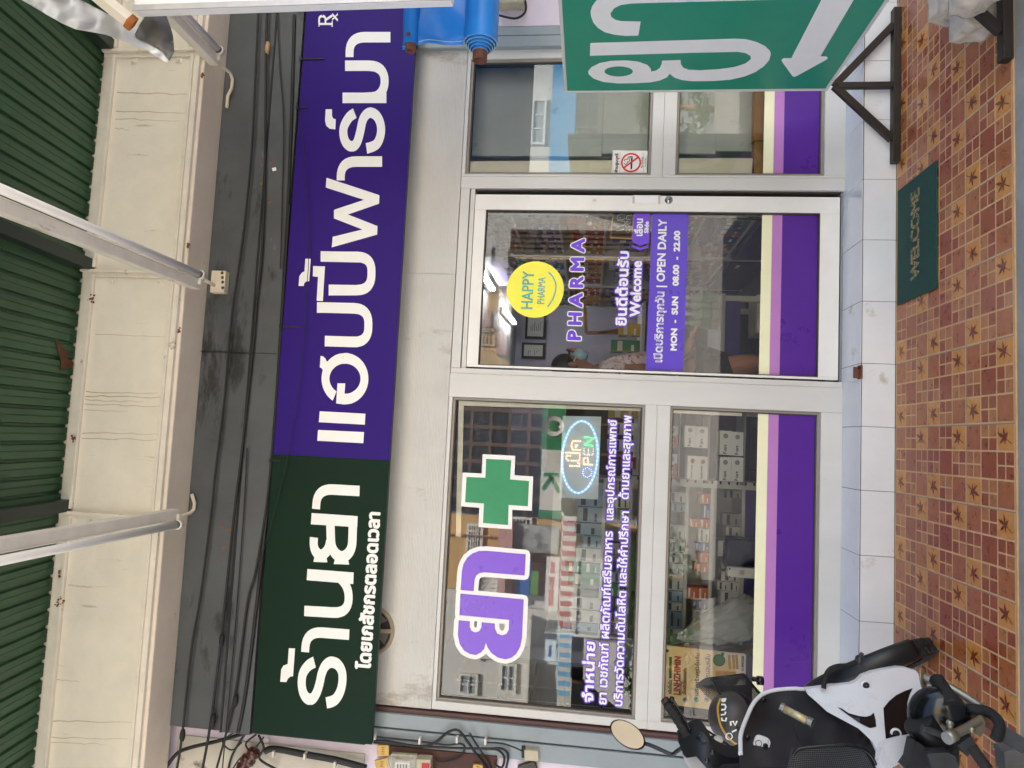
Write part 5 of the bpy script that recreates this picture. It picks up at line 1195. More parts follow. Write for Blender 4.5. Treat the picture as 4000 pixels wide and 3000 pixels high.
b.tube([pa_.lerp(pb_, i / N_) for i in range(N_ + 1)], [.021 + .003 * (i % 2) + .006 * i / N_ for i in range(N_ + 1)], 10); b.build('foot_peg', G('rubber'), BK_)
b = B(); p = px_(k7, [(1330, 560)], -.865)[0]; dd = (px_(k7, [(1400, 568)], -.88)[0] - p).normalized(); b.lathe([(.017, 0), (.034, .002), (.034, .006), (.017, .008)], p, dd, 20); b.build('peg_washer', G('steel'), BK_)
tubep('brake_pedal', k7, [(1380, 760), (1420, 735), (1470, 800), (1535, 882)], [-.94, -.95, -.98, -1.03], .006, 'steel')
p = px_(k7, [(1375, 722)], -.94)[0]; b = B(); b.ell(p, (.02, 0, 0), (0, .02, 0), (0, 0, .012), 14, 8); b.build('rubber_stop', G('bike_white'), BK_)
tubep('gear_lever', k7, [(1760, 1150), (1820, 1230), (1900, 1340)], [-1.14, -1.16, -1.18], .016, 'rubber')
b = B(); b.prism(px_(k7, [(2040, 1190), (2130, 1165), (2300, 1260), (2300, 1400), (2060, 1400)], -1.2), (0, .05, 0)); b.build('rear_bracket', G('shield_grey'), BK_, bevel=.008)
b = B(); b.prism(px_(k7, [(1262, 1110), (1300, 1105), (1400, 1180), (1440, 1345), (1180, 1345), (1230, 1270)], -1.08), (0, .05, 0)); b.build('frame_cover', G('bike_black'), BK_, bevel=.006)
# ------------------------------------------------------------------ inside the pharmacy
ZF = .14
rnd = random.Random(11)
M('shelf_white', '#d6d7d6', .5, 0, .05, 5); M('shelf_purple', '#4d3f96', .5, 0, .06, 5)
def shelf_unit(name, label, x0, x1, y0, y1, levels, top, base_h, par_cat='shelf', front='y'):
    r = T(name, label, par_cat, ((x0 + x1) / 2, (y0 + y1) / 2, ZF))
    b = B()
    for z in levels: b.box(x0 + .012, x1 - .012, y0, y1, z - .018, z)
    b.build('shelf_board', G('shelf_white'), r)
    b = B()
    if front == 'y': b.box(x0, x0 + .011, y0, y1, ZF, top); b.box(x1 - .011, x1, y0, y1, ZF, top); b.box(x0 + .012, x1 - .012, y1 - .01, y1, ZF, top)
    else: b.box(x0, x1, y0, y0 + .011, ZF, top); b.box(x0, x1, y1 - .011, y1, ZF, top); b.box(x1 - .01, x1, y0 + .012, y1 - .012, ZF, top)
    b.build('side_panel', G('shelf_white'), r)
    b = B(); b.box(x0 + .013, x1 - .013, y0 + .004, y1 - .012, ZF, ZF + base_h); b.build('plinth', G('shelf_purple'), r)
    return r
CARDS = [('white medicine carton', '#dfe0dd'), ('pale blue medicine carton', '#9fb8cf'), ('green medicine carton', '#3f8a5a'), ('orange medicine carton', '#d0652f'), ('blue medicine carton', '#2c57a8'), ('red medicine carton', '#a92a2c'), ('yellow medicine carton', '#d8b540'), ('grey medicine carton', '#9a9a96')]
for n_, c in CARDS: M(n_, c, .5, 0, .06, 30)
M('print_dark', '#55555c', .6)
protos = {}
def carton(kind, x, y, z, w, d, h, where, rz=0):
    """one carton: a box with a printed stripe, standing at x,y,z"""
    key = (kind, round(w, 3), round(d, 3), round(h, 3))
    if key not in protos:
        b = B(); b.box(-w / 2, w / 2, -d / 2, d / 2, 0, h, 0); f = -d / 2 - .0006
        b.quad((-w * .42, f, h * .60), (w * .42, f, h * .60), (w * .42, f, h * .78), (-w * .42, f, h * .78), 1)
        b.quad((-w * .42, f, h * .2), (w * .1, f, h * .2), (w * .1, f, h * .3), (-w * .42, f, h * .3), 1)
        f = w / 2 + .0006
        b.quad((-f, -d * .3, h * .4), (-f, d * .3, h * .4), (-f, d * .3, h * .6), (-f, -d * .3, h * .6), 1)
        o = b.build('carton', [G(CARDS[kind][0]), G('print_dark') if kind in (0, 1, 7) else G('paper')], fix=False); protos[key] = o
    else:
        o = protos[key].copy(); COL.objects.link(o)
    o.location = (x, y, z); o.rotation_euler.z = rz
    tag(o, CARDS[kind][0] + ' ' + where, 'carton', CARDS[kind][0] + 's ' + where)
def fill_row(x0, x1, y, z, kinds, where, hmax, wr=(.05, .1), d=.07, stack=1):
    x = x0
    while x < x1 - wr[0]:
        w = round(rnd.uniform(*wr) / .01) * .01; h = round(rnd.uniform(hmax * .5, hmax) / .02) * .02; k = rnd.choice(kinds)
        if rnd.random() < .9:
            for s_ in range(rnd.randint(1, stack)):
                if (s_ + 1) * h < hmax * 1.4: carton(k, x + w / 2, y, z + s_ * h, w - .003, d, h, where)
        x += w + .002
# low shelf seen through the left lower window, tall shelf behind it
yl1 = .62
Zl = [at(X, 2200, y=yl1).z for X in (2672, 2770, 2893)]
xa, xb = at(2700, 2520, y=yl1).x, at(2700, 1885, y=yl1).x
tops = [at(X, 2200, y=yl1).z for X in (2345, 2450, 2560)]
S1 = shelf_unit('medicine_shelf', 'white medicine shelf with purple base behind the left windows', xa, xb, yl1, yl1 + .28, sorted(Zl + tops), tops[0] + .3, max(.1, Zl[2] - ZF - .02))
lv = sorted(Zl + tops)
for i, z in enumerate(lv):
    gap = (lv[i + 1] - z - .03) if i + 1 < len(lv) else .25
    wh = 'on the white shelf behind the left windows'
    fill_row(xa + .02, xb - .02, yl1 + .06, z, [[0, 0, 0, 7], [0, 0, 4, 4, 3, 3], [0, 0, 7, 1], [0, 1, 0, 2], [0, 7, 1, 2], [0, 2, 1]][i % 6], wh, gap * .8, (.05, .09), .08, 2)
M('upright_slot', '#c9cbc8', .5)
up = B(); ux = at(2700, 1888, y=.52).x
up.box(ux - .02, ux + .02, .52, .545, ZF, 1.2)
for k in range(24): up.box(ux + .004, ux + .0205, .5185, .53, ZF + .1 + k * .045, ZF + .11 + k * .045, 1)
tag(up.build('slotted_post', [G('upright_slot'), G('black')]), 'pale slotted steel post between mask cartons and medicine shelf', 'post')
# mask cartons by the glass
M('mask_white', '#e3e4e6', .45, 0, .03, 20); M('mask_red', '#b8262c', .45); M('mask_grey', '#9fa2a6', .5)
ym = .44
rack = T('mask_rack', 'clear wire rack holding white and red face mask cartons', 'rack', (0, ym + .08, ZF))
levels_m = [at(X, 1760, y=ym).z for X in (2650, 2765, 2905)]
xr0, xr1 = at(2700, 1885, y=ym).x, at(2700, 1575, y=ym).x + .03
for z in levels_m:
    b = B(); b.box(xr0, xr1, ym - .005, ym + .2, z - .008, z); b.build('wire_shelf', M('wire_grey', '#8e8f93', .5), rack)
for x in (xr0 + .01, xr1 - .01):
    b = B(); b.box(x - .006, x + .006, ym + .19, ym + .202, ZF, levels_m[0] + .3); b.build('rack_post', G('wire_grey'), rack)
def mask_box(q, word, colr, label, picture):
    """q = photo corners X0,Y0(left foot) .. ; face towards the window"""
    X0, X1, Y0, Y1 = q; a, c = at(X1, Y0, y=ym), at(X0, Y1, y=ym); w, h = c.x - a.x, c.z - a.z
    r = T('mask_carton', label, 'carton', ((a.x + c.x) / 2, ym + .05, a.z), 'face mask cartons by the glass')
    b = B(); b.box(a.x + .001, c.x - .001, ym, ym + .1, a.z + .001, c.z - .001); b.build('carton_body', G('mask_white' if colr != 'red' else 'mask_white'), r, bevel=.001)
    if colr == 'red':
        b = B(); b.prism([(a.x + .002, ym - .0006, a.z + .002), (a.x + w * .62, ym - .0006, a.z + .002), (a.x + w * .42, ym - .0006, c.z - .002), (a.x + .002, ym - .0006, c.z - .002)], (0, .0004, 0)); b.build('red_panel', G('mask_red'), r)
    b = B(); ink = G('white_vinyl') if colr == 'red' else G('black')
    if word == 'KLEAN MASK': text(b, word, (a.x + w * .06, a.x + w * .62, a.z + h * .50, a.z + h * .66), lambda x, z: (x, ym - .0014, z), .0003, 30)
    else: text(b, word, (a.x + w * .06, a.x + w * .42, a.z + h * .42, a.z + h * .68), lambda x, z: (x, ym - .0014, z), .0005, 30)
    b.build('lettering', ink, r, fix=False)
    b = B(); mx, mz = a.x + w * .78, a.z + h * .5
    b.ell((mx, ym - .0008, mz), (w * .10, 0, 0), (0, .0006, 0), (0, 0, h * .2), 16, 8); b.build('mask_picture', G({'red': 'mask_grey', 'white': 'wire_grey', 'klean': 'mask_red'}[colr]) if picture != 'black' else G('black'), r)
    return r
K8 = lambda x, y: (2500 + .33156 * x, 1550 + .33156 * y)
def kq(x0, x1, y0, y1): return (2500 + .33156 * x0, 2500 + .33156 * x1, 1550 + .33156 * y1, 1550 + .33156 * y0)
mask_box(kq(318, 448, 335, 612), 'P-care', 'red', 'red and white face mask carton with black mask picture', 'black')
mask_box(kq(318, 436, 665, 960), 'P-care', 'red', 'red and white face mask carton with grey mask picture', 'grey')
mask_box(kq(524, 655, 335, 598), 'P-care', 'white', 'white face mask carton standing right of the clean mask pair, upper', 'x')
mask_box(kq(660, 798, 345, 610), 'P-care', 'white', 'white face mask carton on the middle wire shelf, lower of right pair', 'x')
mask_box(kq(560, 676, 690, 980), 'KLEAN MASK', 'klean', 'white mask carton with red mask picture, upper of the left pair', 'x')
mask_box(kq(678, 795, 700, 990), 'KLEAN MASK', 'klean', 'white mask carton with red mask picture, lower of the left pair', 'x')
mask_box(kq(940, 1078, 395, 690), 'P-care', 'white', 'white face mask carton on the bottom wire shelf, upper right', 'x')
mask_box(kq(1080, 1216, 408, 700), 'P-care', 'white', 'white face mask carton on the bottom wire shelf, lower right', 'x')
mask_box(kq(938, 1072, 705, 1002), 'P-care', 'white', 'white face mask carton on the bottom wire shelf, upper left', 'x')
mask_box(kq(1076, 1214, 708, 1008), 'P-care', 'white', 'white face mask carton on the bottom wire shelf, lower left', 'x')
# power strip, wrapped bundle, boards
pw = T('power_strip', 'white power strip standing on end inside the lower left window', 'power strip', at(2950, 2238, y=.30))
a, c = at(2957, 2262, y=.29), at(2842, 2213, y=.29); b = B(); b.box(a.x, c.x, .29, .325, a.z, c.z); b.build('strip_body', G('white_paint'), pw, bevel=.006)
for X, Y in ((2850, 2222), (2850, 2254), (2952, 2222), (2952, 2254)):
    p = at(X, Y, y=.29); b = B(); b.lathe([(.0005, -.0015), (.0045, -.0015), (.0045, .001)], p, (0, 1, 0), 10); b.build('screw', G('black'), pw)
p = at(2898, 2236, y=.29); b = B(); b.box(p.x - .011, p.x + .011, .288, .2895, p.z - .012, p.z + .012); b.build('rating_label', M('tag_grey', '#b9bcc0', .5), pw)
bm = bmesh.new(); bmesh.ops.create_icosphere(bm, subdivisions=5, radius=1)
P0, P1 = at(2655, 2490, y=.34), at(2975, 2390, y=.36); ax_ = (P1 - P0) / 2; cc_ = (P0 + P1) / 2; sv = ax_.cross(Vector((0, 1, 0))).normalized()
for v in bm.verts:
    t = v.co.z; w = .085 + .05 * t
    n_ = 1 + .22 * noise.noise(v.co * 3.1) + .25 * abs(noise.noise(v.co * 5)) + .12 * abs(noise.noise(v.co * 11))
    v.co = cc_ + ax_ * t * 1.08 + sv * v.co.x * w * n_ + Vector((0, 1, 0)) * v.co.y * .07 * n_
me = bpy.data.meshes.new('wrapped_bundle'); bm.to_mesh(me); bm.free(); me.materials.append(veil_mat('plastic_film', (.86, .9, .9, 1), .38, .12))
for p_ in me.polygons: p_.use_smooth = True
o_ = bpy.data.objects.new('wrapped_bundle', me); COL.objects.link(o_); tag(o_, 'crumpled clear plastic bag wrapped round a long grey bundle beside the poster', 'bag')
b = B(); b.bar(at(2620, 2500, y=.40), at(2975, 2400, y=.44), .05, .045); tag(b.build('grey_bundle', M('bundle_grey', '#8d9693', .5)), 'long grey roll inside the crumpled plastic bag', 'roll')
b = B(); b.bar(at(2585, 2540, y=.42), at(2990, 2440, y=.46), .07, .02); tag(b.build('wood_board', M('board_tan', '#9a6f3c', .6, 0, .25, 6, stretch=(1, 1, 6)), bevel=.002), 'brown wooden board leaning under the plastic bag by the poster', 'board')
b = B(); b.bar(at(2600, 2600, y=.5), at(2990, 2520, y=.5), .09, .02); tag(b.build('wood_board', G('board_tan'), bevel=.002), 'second wooden board, hidden mostly behind the orange poster', 'board')
# dark bags beside the purple base
rough_block('carry_bag', at(2905, 2160, y=.5), (.16, .12, .2), 6, M('navy_bag', '#1d1f4a', .35, 0, .2, 8), 'dark navy plastic bag slumped in front of the purple shelf base')
# green panes and bars added to stand for a reflection in the window
gc = T('reflection_panels', 'green tinted panes and bars added for a reflection at the left window end', 'cabinet', (-1.4, .6, ZF))
xg0, xg1 = -1.58, at(2200, 2690, y=.36).x
b = B(); b.box(xg0, xg1, .78, .80, ZF, 2.1); b.build('back_panel', M('reflection_green', '#3f5a4c', .4, 0, .1, 3), gc)
for X in (1945, 2075, 2205, 2350, 2480, 2700):
    z = at(X, 2740, y=.36).z; b = B(); b.box(xg0, xg1, .36, .78, z - .006, z + .006); b.build('reflection_seam', M('reflection_edge', '#22382e', .2), gc)
b = B(); b.box(xg1 - .006, xg1, .36, .78, ZF, 2.1); b.build('side_glass', glass_mat('reflection_glass', 1.5, (.62, .78, .68, 1)), gc)
# pale cabinet backs behind the right windows
cb = T('cabinet_back', 'pale grey back boards of cabinets close behind the right windows', 'cabinet', (1.75, .45, ZF))
M('board_grey', '#dfe6e5', .45, 0, .08, 3, spots=[('#b9c3c4', 4, .62, (1, 1, 1))])
for (X0, X1, Y0, Y1, dy) in ((1835, 2350, 610, 215, 0), (2353, 2530, 600, 215, .012), (2640, 2795, 600, 215, 0), (2798, 2950, 590, 215, .008)):
    a, c = at(X1, Y0, y=.40 + dy), at(X0, Y1, y=.40 + dy); b = B(); b.box(a.x, c.x + .2, .40 + dy, .415 + dy, a.z, c.z); b.build('back_board', G('board_grey'), cb, bevel=.002)
a, c = at(3000, 690, y=.33), at(2942, 560, y=.33); b = B(); b.box(a.x, c.x, .30, .36, a.z, c.z); tag(b.build('cardboard_box', M('cardboard', '#c98f3c', .7, 0, .12, 12), bevel=.003), 'orange cardboard box at the foot of right lower window, left part', 'box')
b = B(); b.box(c.x + .004, c.x + .5, .30, .36, a.z, c.z + .004); tag(b.build('cardboard_box', G('cardboard'), bevel=.003), 'orange cardboard box at the foot of right lower window, wider one', 'box')

# deep room seen through the door: wall shelves on the right, table with bottles, counter
xs0, xs1 = 1.35, 1.72
lvz = [ZF + .34 + .30 * k for k in range(6)]
for k in range(3):
    y0 = .75 + k * 1.0
    r_ = shelf_unit('display_shelf', ['white display shelf with purple drawers nearest the door', 'middle white display shelf with purple drawers along the right wall', 'farthest white display shelf with purple drawers along the right wall'][k], xs0, xs1, y0, y0 + .97, lvz, lvz[-1] + .32, .30, 'shelf', 'x')
    b = B(); b.box(xs0 - .004, xs0 + .012, y0 + .02, y0 + .95, ZF + .02, ZF + .29); b.build('drawer', G('shelf_purple'), r_)
    b = B(); b.box(xs0 - .007, xs0 - .004, y0 + .1, y0 + .18, ZF + .2, ZF + .225); b.build('drawer_label', G('white_paint'), r_)
    for i, z in enumerate(lvz):
        y = y0 + .03
        while y < y0 + .88:
            w = rnd.uniform(.06, .12); w = round(w / .02) * .02; kd = rnd.choice([[4, 1, 2, 5], [2, 5, 6, 3], [4, 1, 0], [5, 3, 6], [0, 1, 2, 4], [0, 6, 5, 2]][i])
            h = round(rnd.uniform(.12, .24) / .03) * .03
            carton(kd, xs0 + .07, y + w / 2, z, w - .003, .1, h, 'on the display shelves along the right wall', -pi / 2); y += w + .004
hdr = B(); hdr.box(xs0 + .02, xs0 + .03, .8, 3.7, 2.06, 2.32); tag(hdr.build('header_sign', M('sign_lilac', '#9a92c4', .5)), 'lilac header sign running above the display shelves', 'sign')
def simple_table(nm, label, x0, x1, y0, y1, zt, mat, skirt):
    r = T(nm, label, 'table', ((x0 + x1) / 2, (y0 + y1) / 2, ZF)); b = B(); b.box(x0, x1, y0, y1, zt - .03, zt); b.build('table_top', mat, r, bevel=.004)
    b = B(); b.box(x0 + .02, x1 - .02, y0 + .015, y0 + .03, zt - .13, zt - .031); b.build('apron', skirt, r)
    for x in (x0 + .03, x1 - .03):
        for y in (y0 + .03, y1 - .03): b = B(); b.box(x - .018, x + .018, y - .018, y + .018, ZF, zt - .031); b.build('leg', mat, r)
    return r
ytb = 1.25; zt = at(2815, 1250, y=ytb).z
xt0, xt1 = at(2815, 1440, y=ytb).x, at(2815, 1145, y=ytb).x
simple_table('bottle_table', 'white table with purple apron carrying green labelled bottles', xt0 - .3, xt1, ytb, ytb + .5, zt, G('shelf_white'), G('shelf_purple'))
M('bottle_clear', '#9fb5a6', .2, 0, .05, 10); M('bottle_label', '#2f8a35', .5); M('cap_white', '#dcdcdc', .4)
def bottle(x, y, z, h, label, grp):
    r = T('bottle', label, 'bottle', (x, y, z), grp); rr = h * .16
    b = B(); b.lathe([(.001, 0), (rr, 0), (rr, h * .6), (rr * .45, h * .78), (rr * .4, h * .84)], (x, y, z), (0, 0, 1), 14); b.build('bottle_body', G('bottle_clear'), r)
    b = B(); b.lathe([(rr * 1.02, h * .18), (rr * 1.02, h * .48)], (x, y, z), (0, 0, 1), 14); b.build('label', G('bottle_label'), r)
    b = B(); b.lathe([(rr * .5, h * .84), (rr * .5, h * .93), (rr * .15, h), (.001, h)], (x, y, z), (0, 0, 1), 12); b.build('cap', G('cap_white'), r)
for k, Y in enumerate((1165, 1195, 1228, 1265)):
    p = at(2812, Y, y=ytb + .1 + .03 * (k % 2)); bottle(p.x, p.y, zt, .235, 'clear pump bottle with green label in the row on the white table', 'green labelled bottles on the white table')
for k, (Y, h) in enumerate(((1190, .10), (1260, .10))):
    p = at(2950, Y, y=ytb + .05); b = B(); b.box(p.x - .07, p.x + .07, ytb + .05, ytb + .3, ZF + .002, ZF + .2); tag(b.build('carton', G('mask_white'), bevel=.003), ['white carton on the floor under the bottle table, right one', 'white carton on the floor under the bottle table, left one'][k], 'carton')
CT = T('counter', 'grey shop counter with pale blue banner in the middle of the room', 'counter', (.55, 2.6, ZF))
b = B(); b.box(-.3, 1.1, 2.3, 2.8, ZF, 1.0); b.build('front', M('counter_grey', '#55545f', .5), CT); b = B(); b.box(-.3, 1.1, 2.29, 2.2995, .82, .97); b.build('banner', M('counter_blue', '#5fa6cf', .5), CT); b = B(); b.box(-.33, 1.13, 2.27, 2.83, 1.001, 1.03); b.build('counter_top', G('shelf_white'), CT, bevel=.003)
x = -.2
for k in range(9):
    carton(rnd.choice([6, 5, 2, 0, 3]), x, 2.45, 1.03, .1, .08, rnd.choice([.12, .18, .24]), 'on the counter with the blue banner'); x += .14
WF = T('wooden_rack', 'tan wooden display rack with uprights at the back of the room', 'rack', (.35, 3.3, ZF)); M('wood_tan', '#a9743f', .6, 0, .2, 10)
for X0, Y0, X1, Y1 in ((2285, 1170, 2290, 1300), (2340, 1300, 2420, 1290), (2290, 1300, 2600, 1300), (2290, 1170, 2600, 1165)):
    a, c = at(X0, Y0, y=3.3), at(X1, Y1, y=3.3); b = B(); b.bar(a, c, .03, .03); b.build('rail', G('wood_tan'), WF)
for k, (q, lb) in enumerate((((2055, 2130, 1228, 1325), 'framed certificate on lilac wall, upper right of the pair'), ((2040, 2128, 1338, 1402), 'framed certificate on lilac wall, lower left of the pair'))):
    a, c = at(q[1], q[3], y=5.38), at(q[0], q[2], y=5.38); r = T('certificate', lb, 'certificate', ((a.x + c.x) / 2, 5.38, a.z)); b = B(); b.box(a.x, c.x, 5.36, 5.385, a.z, c.z); b.build('frame', G('fan_dark'), r)
    b = B(); b.box(a.x + .03, c.x - .03, 5.355, 5.3595, a.z + .03, c.z - .03); b.build('sheet', M('cert', '#c7cbbd', .5, 0, .1, 20), r)
    b = B()
    for j in range(6): zz = a.z + (c.z - a.z) * (.25 + .09 * j); b.box(a.x + .1, c.x - .1 - .03 * (j % 3), 5.353, 5.3545, zz, zz + .008)
    b.build('writing', G('ink_grey'), r)
b = B(); b.box(-.45, .55, 5.3, 5.37, ZF, 1.95); tag(b.build('wood_door', M('door_brown', '#4a3626', .5, 0, .3, 6, stretch=(1, 1, .2))), 'dark brown panelled cupboard on the back wall under the certificates', 'cupboard')
# lit tubes on the shop ceiling
lit_mat('lit_tube', (1, 1, 1, 1), 7)
for k, (q, zc) in enumerate((((1885, 1060, 1928, 1130), 2.36), ((1973, 1210, 2013, 1262), 2.36))):
    a, c = at(q[0], q[1], z=zc), at(q[2], q[3], z=zc); r = T('ceiling_lamp', ['lit tube lamp on the shop ceiling, nearer the door', 'lit tube lamp on the shop ceiling, deeper in the room'][k], 'lamp', (a + c) / 2)
    b = B(); b.tube([a, c], .016, 10); b.build('tube', G('lit_tube'), r); b = B(); b.bar(a + Vector((0, 0, .04)), c + Vector((0, 0, .04)), .05, .03); b.build('batten', G('white_paint'), r)
# leaflet stack seen in the gap beside the door
for k, (X0, X1, m, lb) in enumerate(((2090, 2180, 'carton_w', 'white leaflet sheet in the gap beside the sliding door'), (2300, 2600, 'leaf_blue', 'blue leaflet board in the gap beside the sliding door'), (2790, 2890, 'leaf_red', 'red leaflet board in the gap beside the sliding door'))):
    a, c = at(X1, 775, y=.42), at(X0, 730, y=.42); b = B(); b.box(a.x, c.x + .04, .42, .43, a.z, c.z); tag(b.build('leaflet', M(m, {'carton_w': '#dcdcd8', 'leaf_blue': '#2f74b5', 'leaf_red': '#b8352e'}[m], .5, 0, .15, 30)), lb, 'leaflet')
# spoked wheel inside, right of the doorway
wc_ = at(2955, 850, y=.9); SWh = T('spoked_wheel', 'large spoked wheel inside the door at right', 'wheel', wc_)
b = B(); t_ = Vector((.35, .94, 0)); 
ringp = [wc_ + (t_ * cos(a) + Vector((0, 0, 1)) * sin(a)) * .17 for a in [2 * pi * i / 40 for i in range(41)]]
b.tube(ringp, .011, 8); b.build('tyre', G('rubber'), SWh)
b = B()
for i in range(20): b.tube([wc_, ringp[i * 2]], .0012, 5)
b.lathe([(.001, -.03), (.02, -.03), (.02, .03), (.001, .03)], wc_, (.94, -.35, 0), 14); b.build('spokes', G('steel'), SWh)

# ------------------------------------------------------------------ the woman standing just inside the door
def skin_mesh(name, nodes, edges, mat, parent=None, sub=2):
    me = bpy.data.meshes.new(name); me.from_pydata([n[0] for n in nodes], edges, []); o = bpy.data.objects.new(name, me); COL.objects.link(o)
    o.modifiers.new('skin', 'SKIN'); me.skin_vertices  # radii below
    for i, n in enumerate(nodes):
        r = n[1]; me.skin_vertices[0].data[i].radius = r if isinstance(r, tuple) else (r, r)
    me.skin_vertices[0].data[0].use_root = True
    s_ = o.modifiers.new('sub', 'SUBSURF'); s_.levels = sub; s_.render_levels = sub; me.materials.append(mat)
    if parent is not None: o.parent = parent; o.matrix_parent_inverse = pinv(parent)
    return o
yp_ = .58
hp_ = at(2236, 1412, y=yp_); hx0, hz0 = hp_.x - .02, hp_.z       # head centre
PER = T('person', 'woman in pink spotted blouse and dark shorts wearing a blue mask, inside door', 'person', (hx0 - .05, yp_, ZF))
M('skin', '#a8755a', .55, 0, .05, 12); M('hair', '#1d1815', .5, 0, .2, 40); M('mask_blue', '#9cc3d8', .7); M('shorts', '#1b1a20', .8)
M('blouse', '#e6d6da', .8, 0, .05, 10, spots=[('#a03a60', 34, .53, (1, 1, 1))])
sz = hz0 - .17; hipz = ZF + .70; Lx = hx0 - .06
nd = [((Lx, yp_, hipz), (.13, .12)), ((Lx + .02, yp_, hipz + .18), (.125, .12)), ((Lx + .0, yp_, sz - .04), (.10, .13)), ((hx0 - .04, yp_, sz + .05), (.045, .045)), ((hx0 - .015, yp_, hz0 - .06), (.05, .05)), ((hx0, yp_, hz0 + .01), (.085, .078)), ((hx0 - .01, yp_, hz0 + .07), (.06, .06)),
      ((Lx, yp_ - .17, sz - .03), (.05, .05)), ((Lx + .03, yp_ - .20, sz - .28), (.038, .038)), ((Lx + .16, yp_ - .17, sz - .46), (.028, .028)), ((Lx + .22, yp_ - .165, sz - .48), (.022, .016)),
      ((Lx, yp_ + .17, sz - .03), (.05, .05)), ((Lx + .0, yp_ + .20, sz - .28), (.038, .038)), ((Lx + .1, yp_ + .2, sz - .48), (.028, .028)), ((Lx + .15, yp_ + .2, sz - .52), (.022, .016)),
      ((Lx + .02, yp_ - .09, hipz - .06), (.095, .095)), ((Lx + .10, yp_ - .09, ZF + .40), (.06, .06)), ((Lx + .02, yp_ - .09, ZF + .08), (.036, .036)), ((Lx + .12, yp_ - .09, ZF + .03), (.035, .028)),
      ((Lx - .02, yp_ + .09, hipz - .06), (.095, .095)), ((Lx - .02, yp_ + .09, ZF + .40), (.06, .06)), ((Lx - .10, yp_ + .09, ZF + .08), (.036, .036)), ((Lx + .0, yp_ + .09, ZF + .03), (.035, .028))]
ed = [(0, 1), (1, 2), (2, 3), (3, 4), (4, 5), (5, 6), (2, 7), (7, 8), (8, 9), (9, 10), (2, 11), (11, 12), (12, 13), (13, 14), (0, 15), (15, 16), (16, 17), (17, 18), (0, 19), (19, 20), (20, 21), (21, 22)]
skin_mesh('body', nd, ed, G('skin'), PER)
for s_, base in ((-.165, Lx + .22), (.2, Lx + .15)):   # fingers
    zz = sz - .48 if s_ < 0 else sz - .52
    for f_ in range(4):
        b = B(); y_ = yp_ + s_ - .022 + .014 * f_; l_ = (.045, .055, .052, .04)[f_]
        b.tube([(base + .005, y_, zz), (base + .03, y_, zz - .006), (base + .03 + l_ * .6, y_, zz - .03)], [.008, .0075, .006], 8); b.build('finger', G('skin'), PER)
    b = B(); b.tube([(base - .01, yp_ + s_ - .02, zz), (base + .015, yp_ + s_ - .045, zz - .005), (base + .035, yp_ + s_ - .045, zz - .02)], [.009, .008, .006], 8); b.build('thumb', G('skin'), PER)
skin_mesh('blouse', [((Lx - .0, yp_, hipz - .02), (.155, .15)), ((Lx + .025, yp_, hipz + .18), (.15, .145)), ((Lx + .005, yp_, sz - .05), (.125, .15)), ((Lx + .015, yp_, sz + .015), (.06, .07)), ((Lx, yp_ - .17, sz - .03), (.07, .07)), ((Lx + .015, yp_ - .19, sz - .16), (.066, .066)), ((Lx, yp_ + .17, sz - .03), (.07, .07)), ((Lx, yp_ + .19, sz - .16), (.066, .066))], [(0, 1), (1, 2), (2, 3), (2, 4), (4, 5), (2, 6), (6, 7)], G('blouse'), PER)
skin_mesh('shorts', [((Lx, yp_, hipz), (.150, .145)), ((Lx + .02, yp_ - .09, hipz - .07), (.115, .11)), ((Lx + .08, yp_ - .09, ZF + .47), (.088, .088)), ((Lx - .02, yp_ + .09, hipz - .07), (.115, .11)), ((Lx - .02, yp_ + .09, ZF + .47), (.088, .088))], [(0, 1), (1, 2), (0, 3), (3, 4)], G('shorts'), PER)
b = B(); b.ell((hx0 - .022, yp_, hz0 + .035), (.088, 0, .01), (0, .088, 0), (0, 0, .088), 20, 12); b.ell((hx0 - .10, yp_, hz0 + .02), (.04, 0, 0), (0, .045, 0), (0, 0, .045), 14, 8); b.build('hair', G('hair'), PER)
b = B(); b.ell((hx0 + .055, yp_, hz0 - .045), (.042, 0, 0), (0, .058, 0), (0, 0, .045), 18, 10); b.build('face_mask', G('mask_blue'), PER)
b = B(); b.tube([(hx0 + .06, yp_ - .05, hz0 - .03), (hx0 - .01, yp_ - .083, hz0 + .0)], .0025, 6); b.build('mask_strap', G('white_paint'), PER)
for s_ in (-1, 1):
    b = B(); b.ell((hx0 + .073, yp_ + s_ * .032, hz0 + .02), (.008, 0, 0), (0, .013, 0), (0, 0, .007), 10, 6); b.build('eye', G('black'), PER)
    b = B(); b.ell((hx0 - .005, yp_ + s_ * .083, hz0 - .005), (.016, 0, 0), (0, .008, 0), (0, 0, .028), 10, 6); b.build('ear', G('skin'), PER)
b = B(); b.ell((hx0 + .085, yp_, hz0 - .005), (.014, 0, 0), (0, .013, 0), (0, 0, .024), 10, 6); b.build('nose', G('skin'), PER)
b = B()
for s_ in (-1, 1):
    b.tube([(hx0 + .087 + .0 * a, yp_ + s_ * .034 + .024 * cos(a), hz0 + .02 + .019 * sin(a)) for a in [2 * pi * i / 16 for i in range(17)]], .002, 6); b.tube([(hx0 + .085, yp_ + s_ * .058, hz0 + .022), (hx0 - .0, yp_ + s_ * .088, hz0 + .02)], .002, 6)
b.tube([(hx0 + .088, yp_ - .01, hz0 + .022), (hx0 + .088, yp_ + .01, hz0 + .022)], .002, 6); b.build('glasses', G('black'), PER)
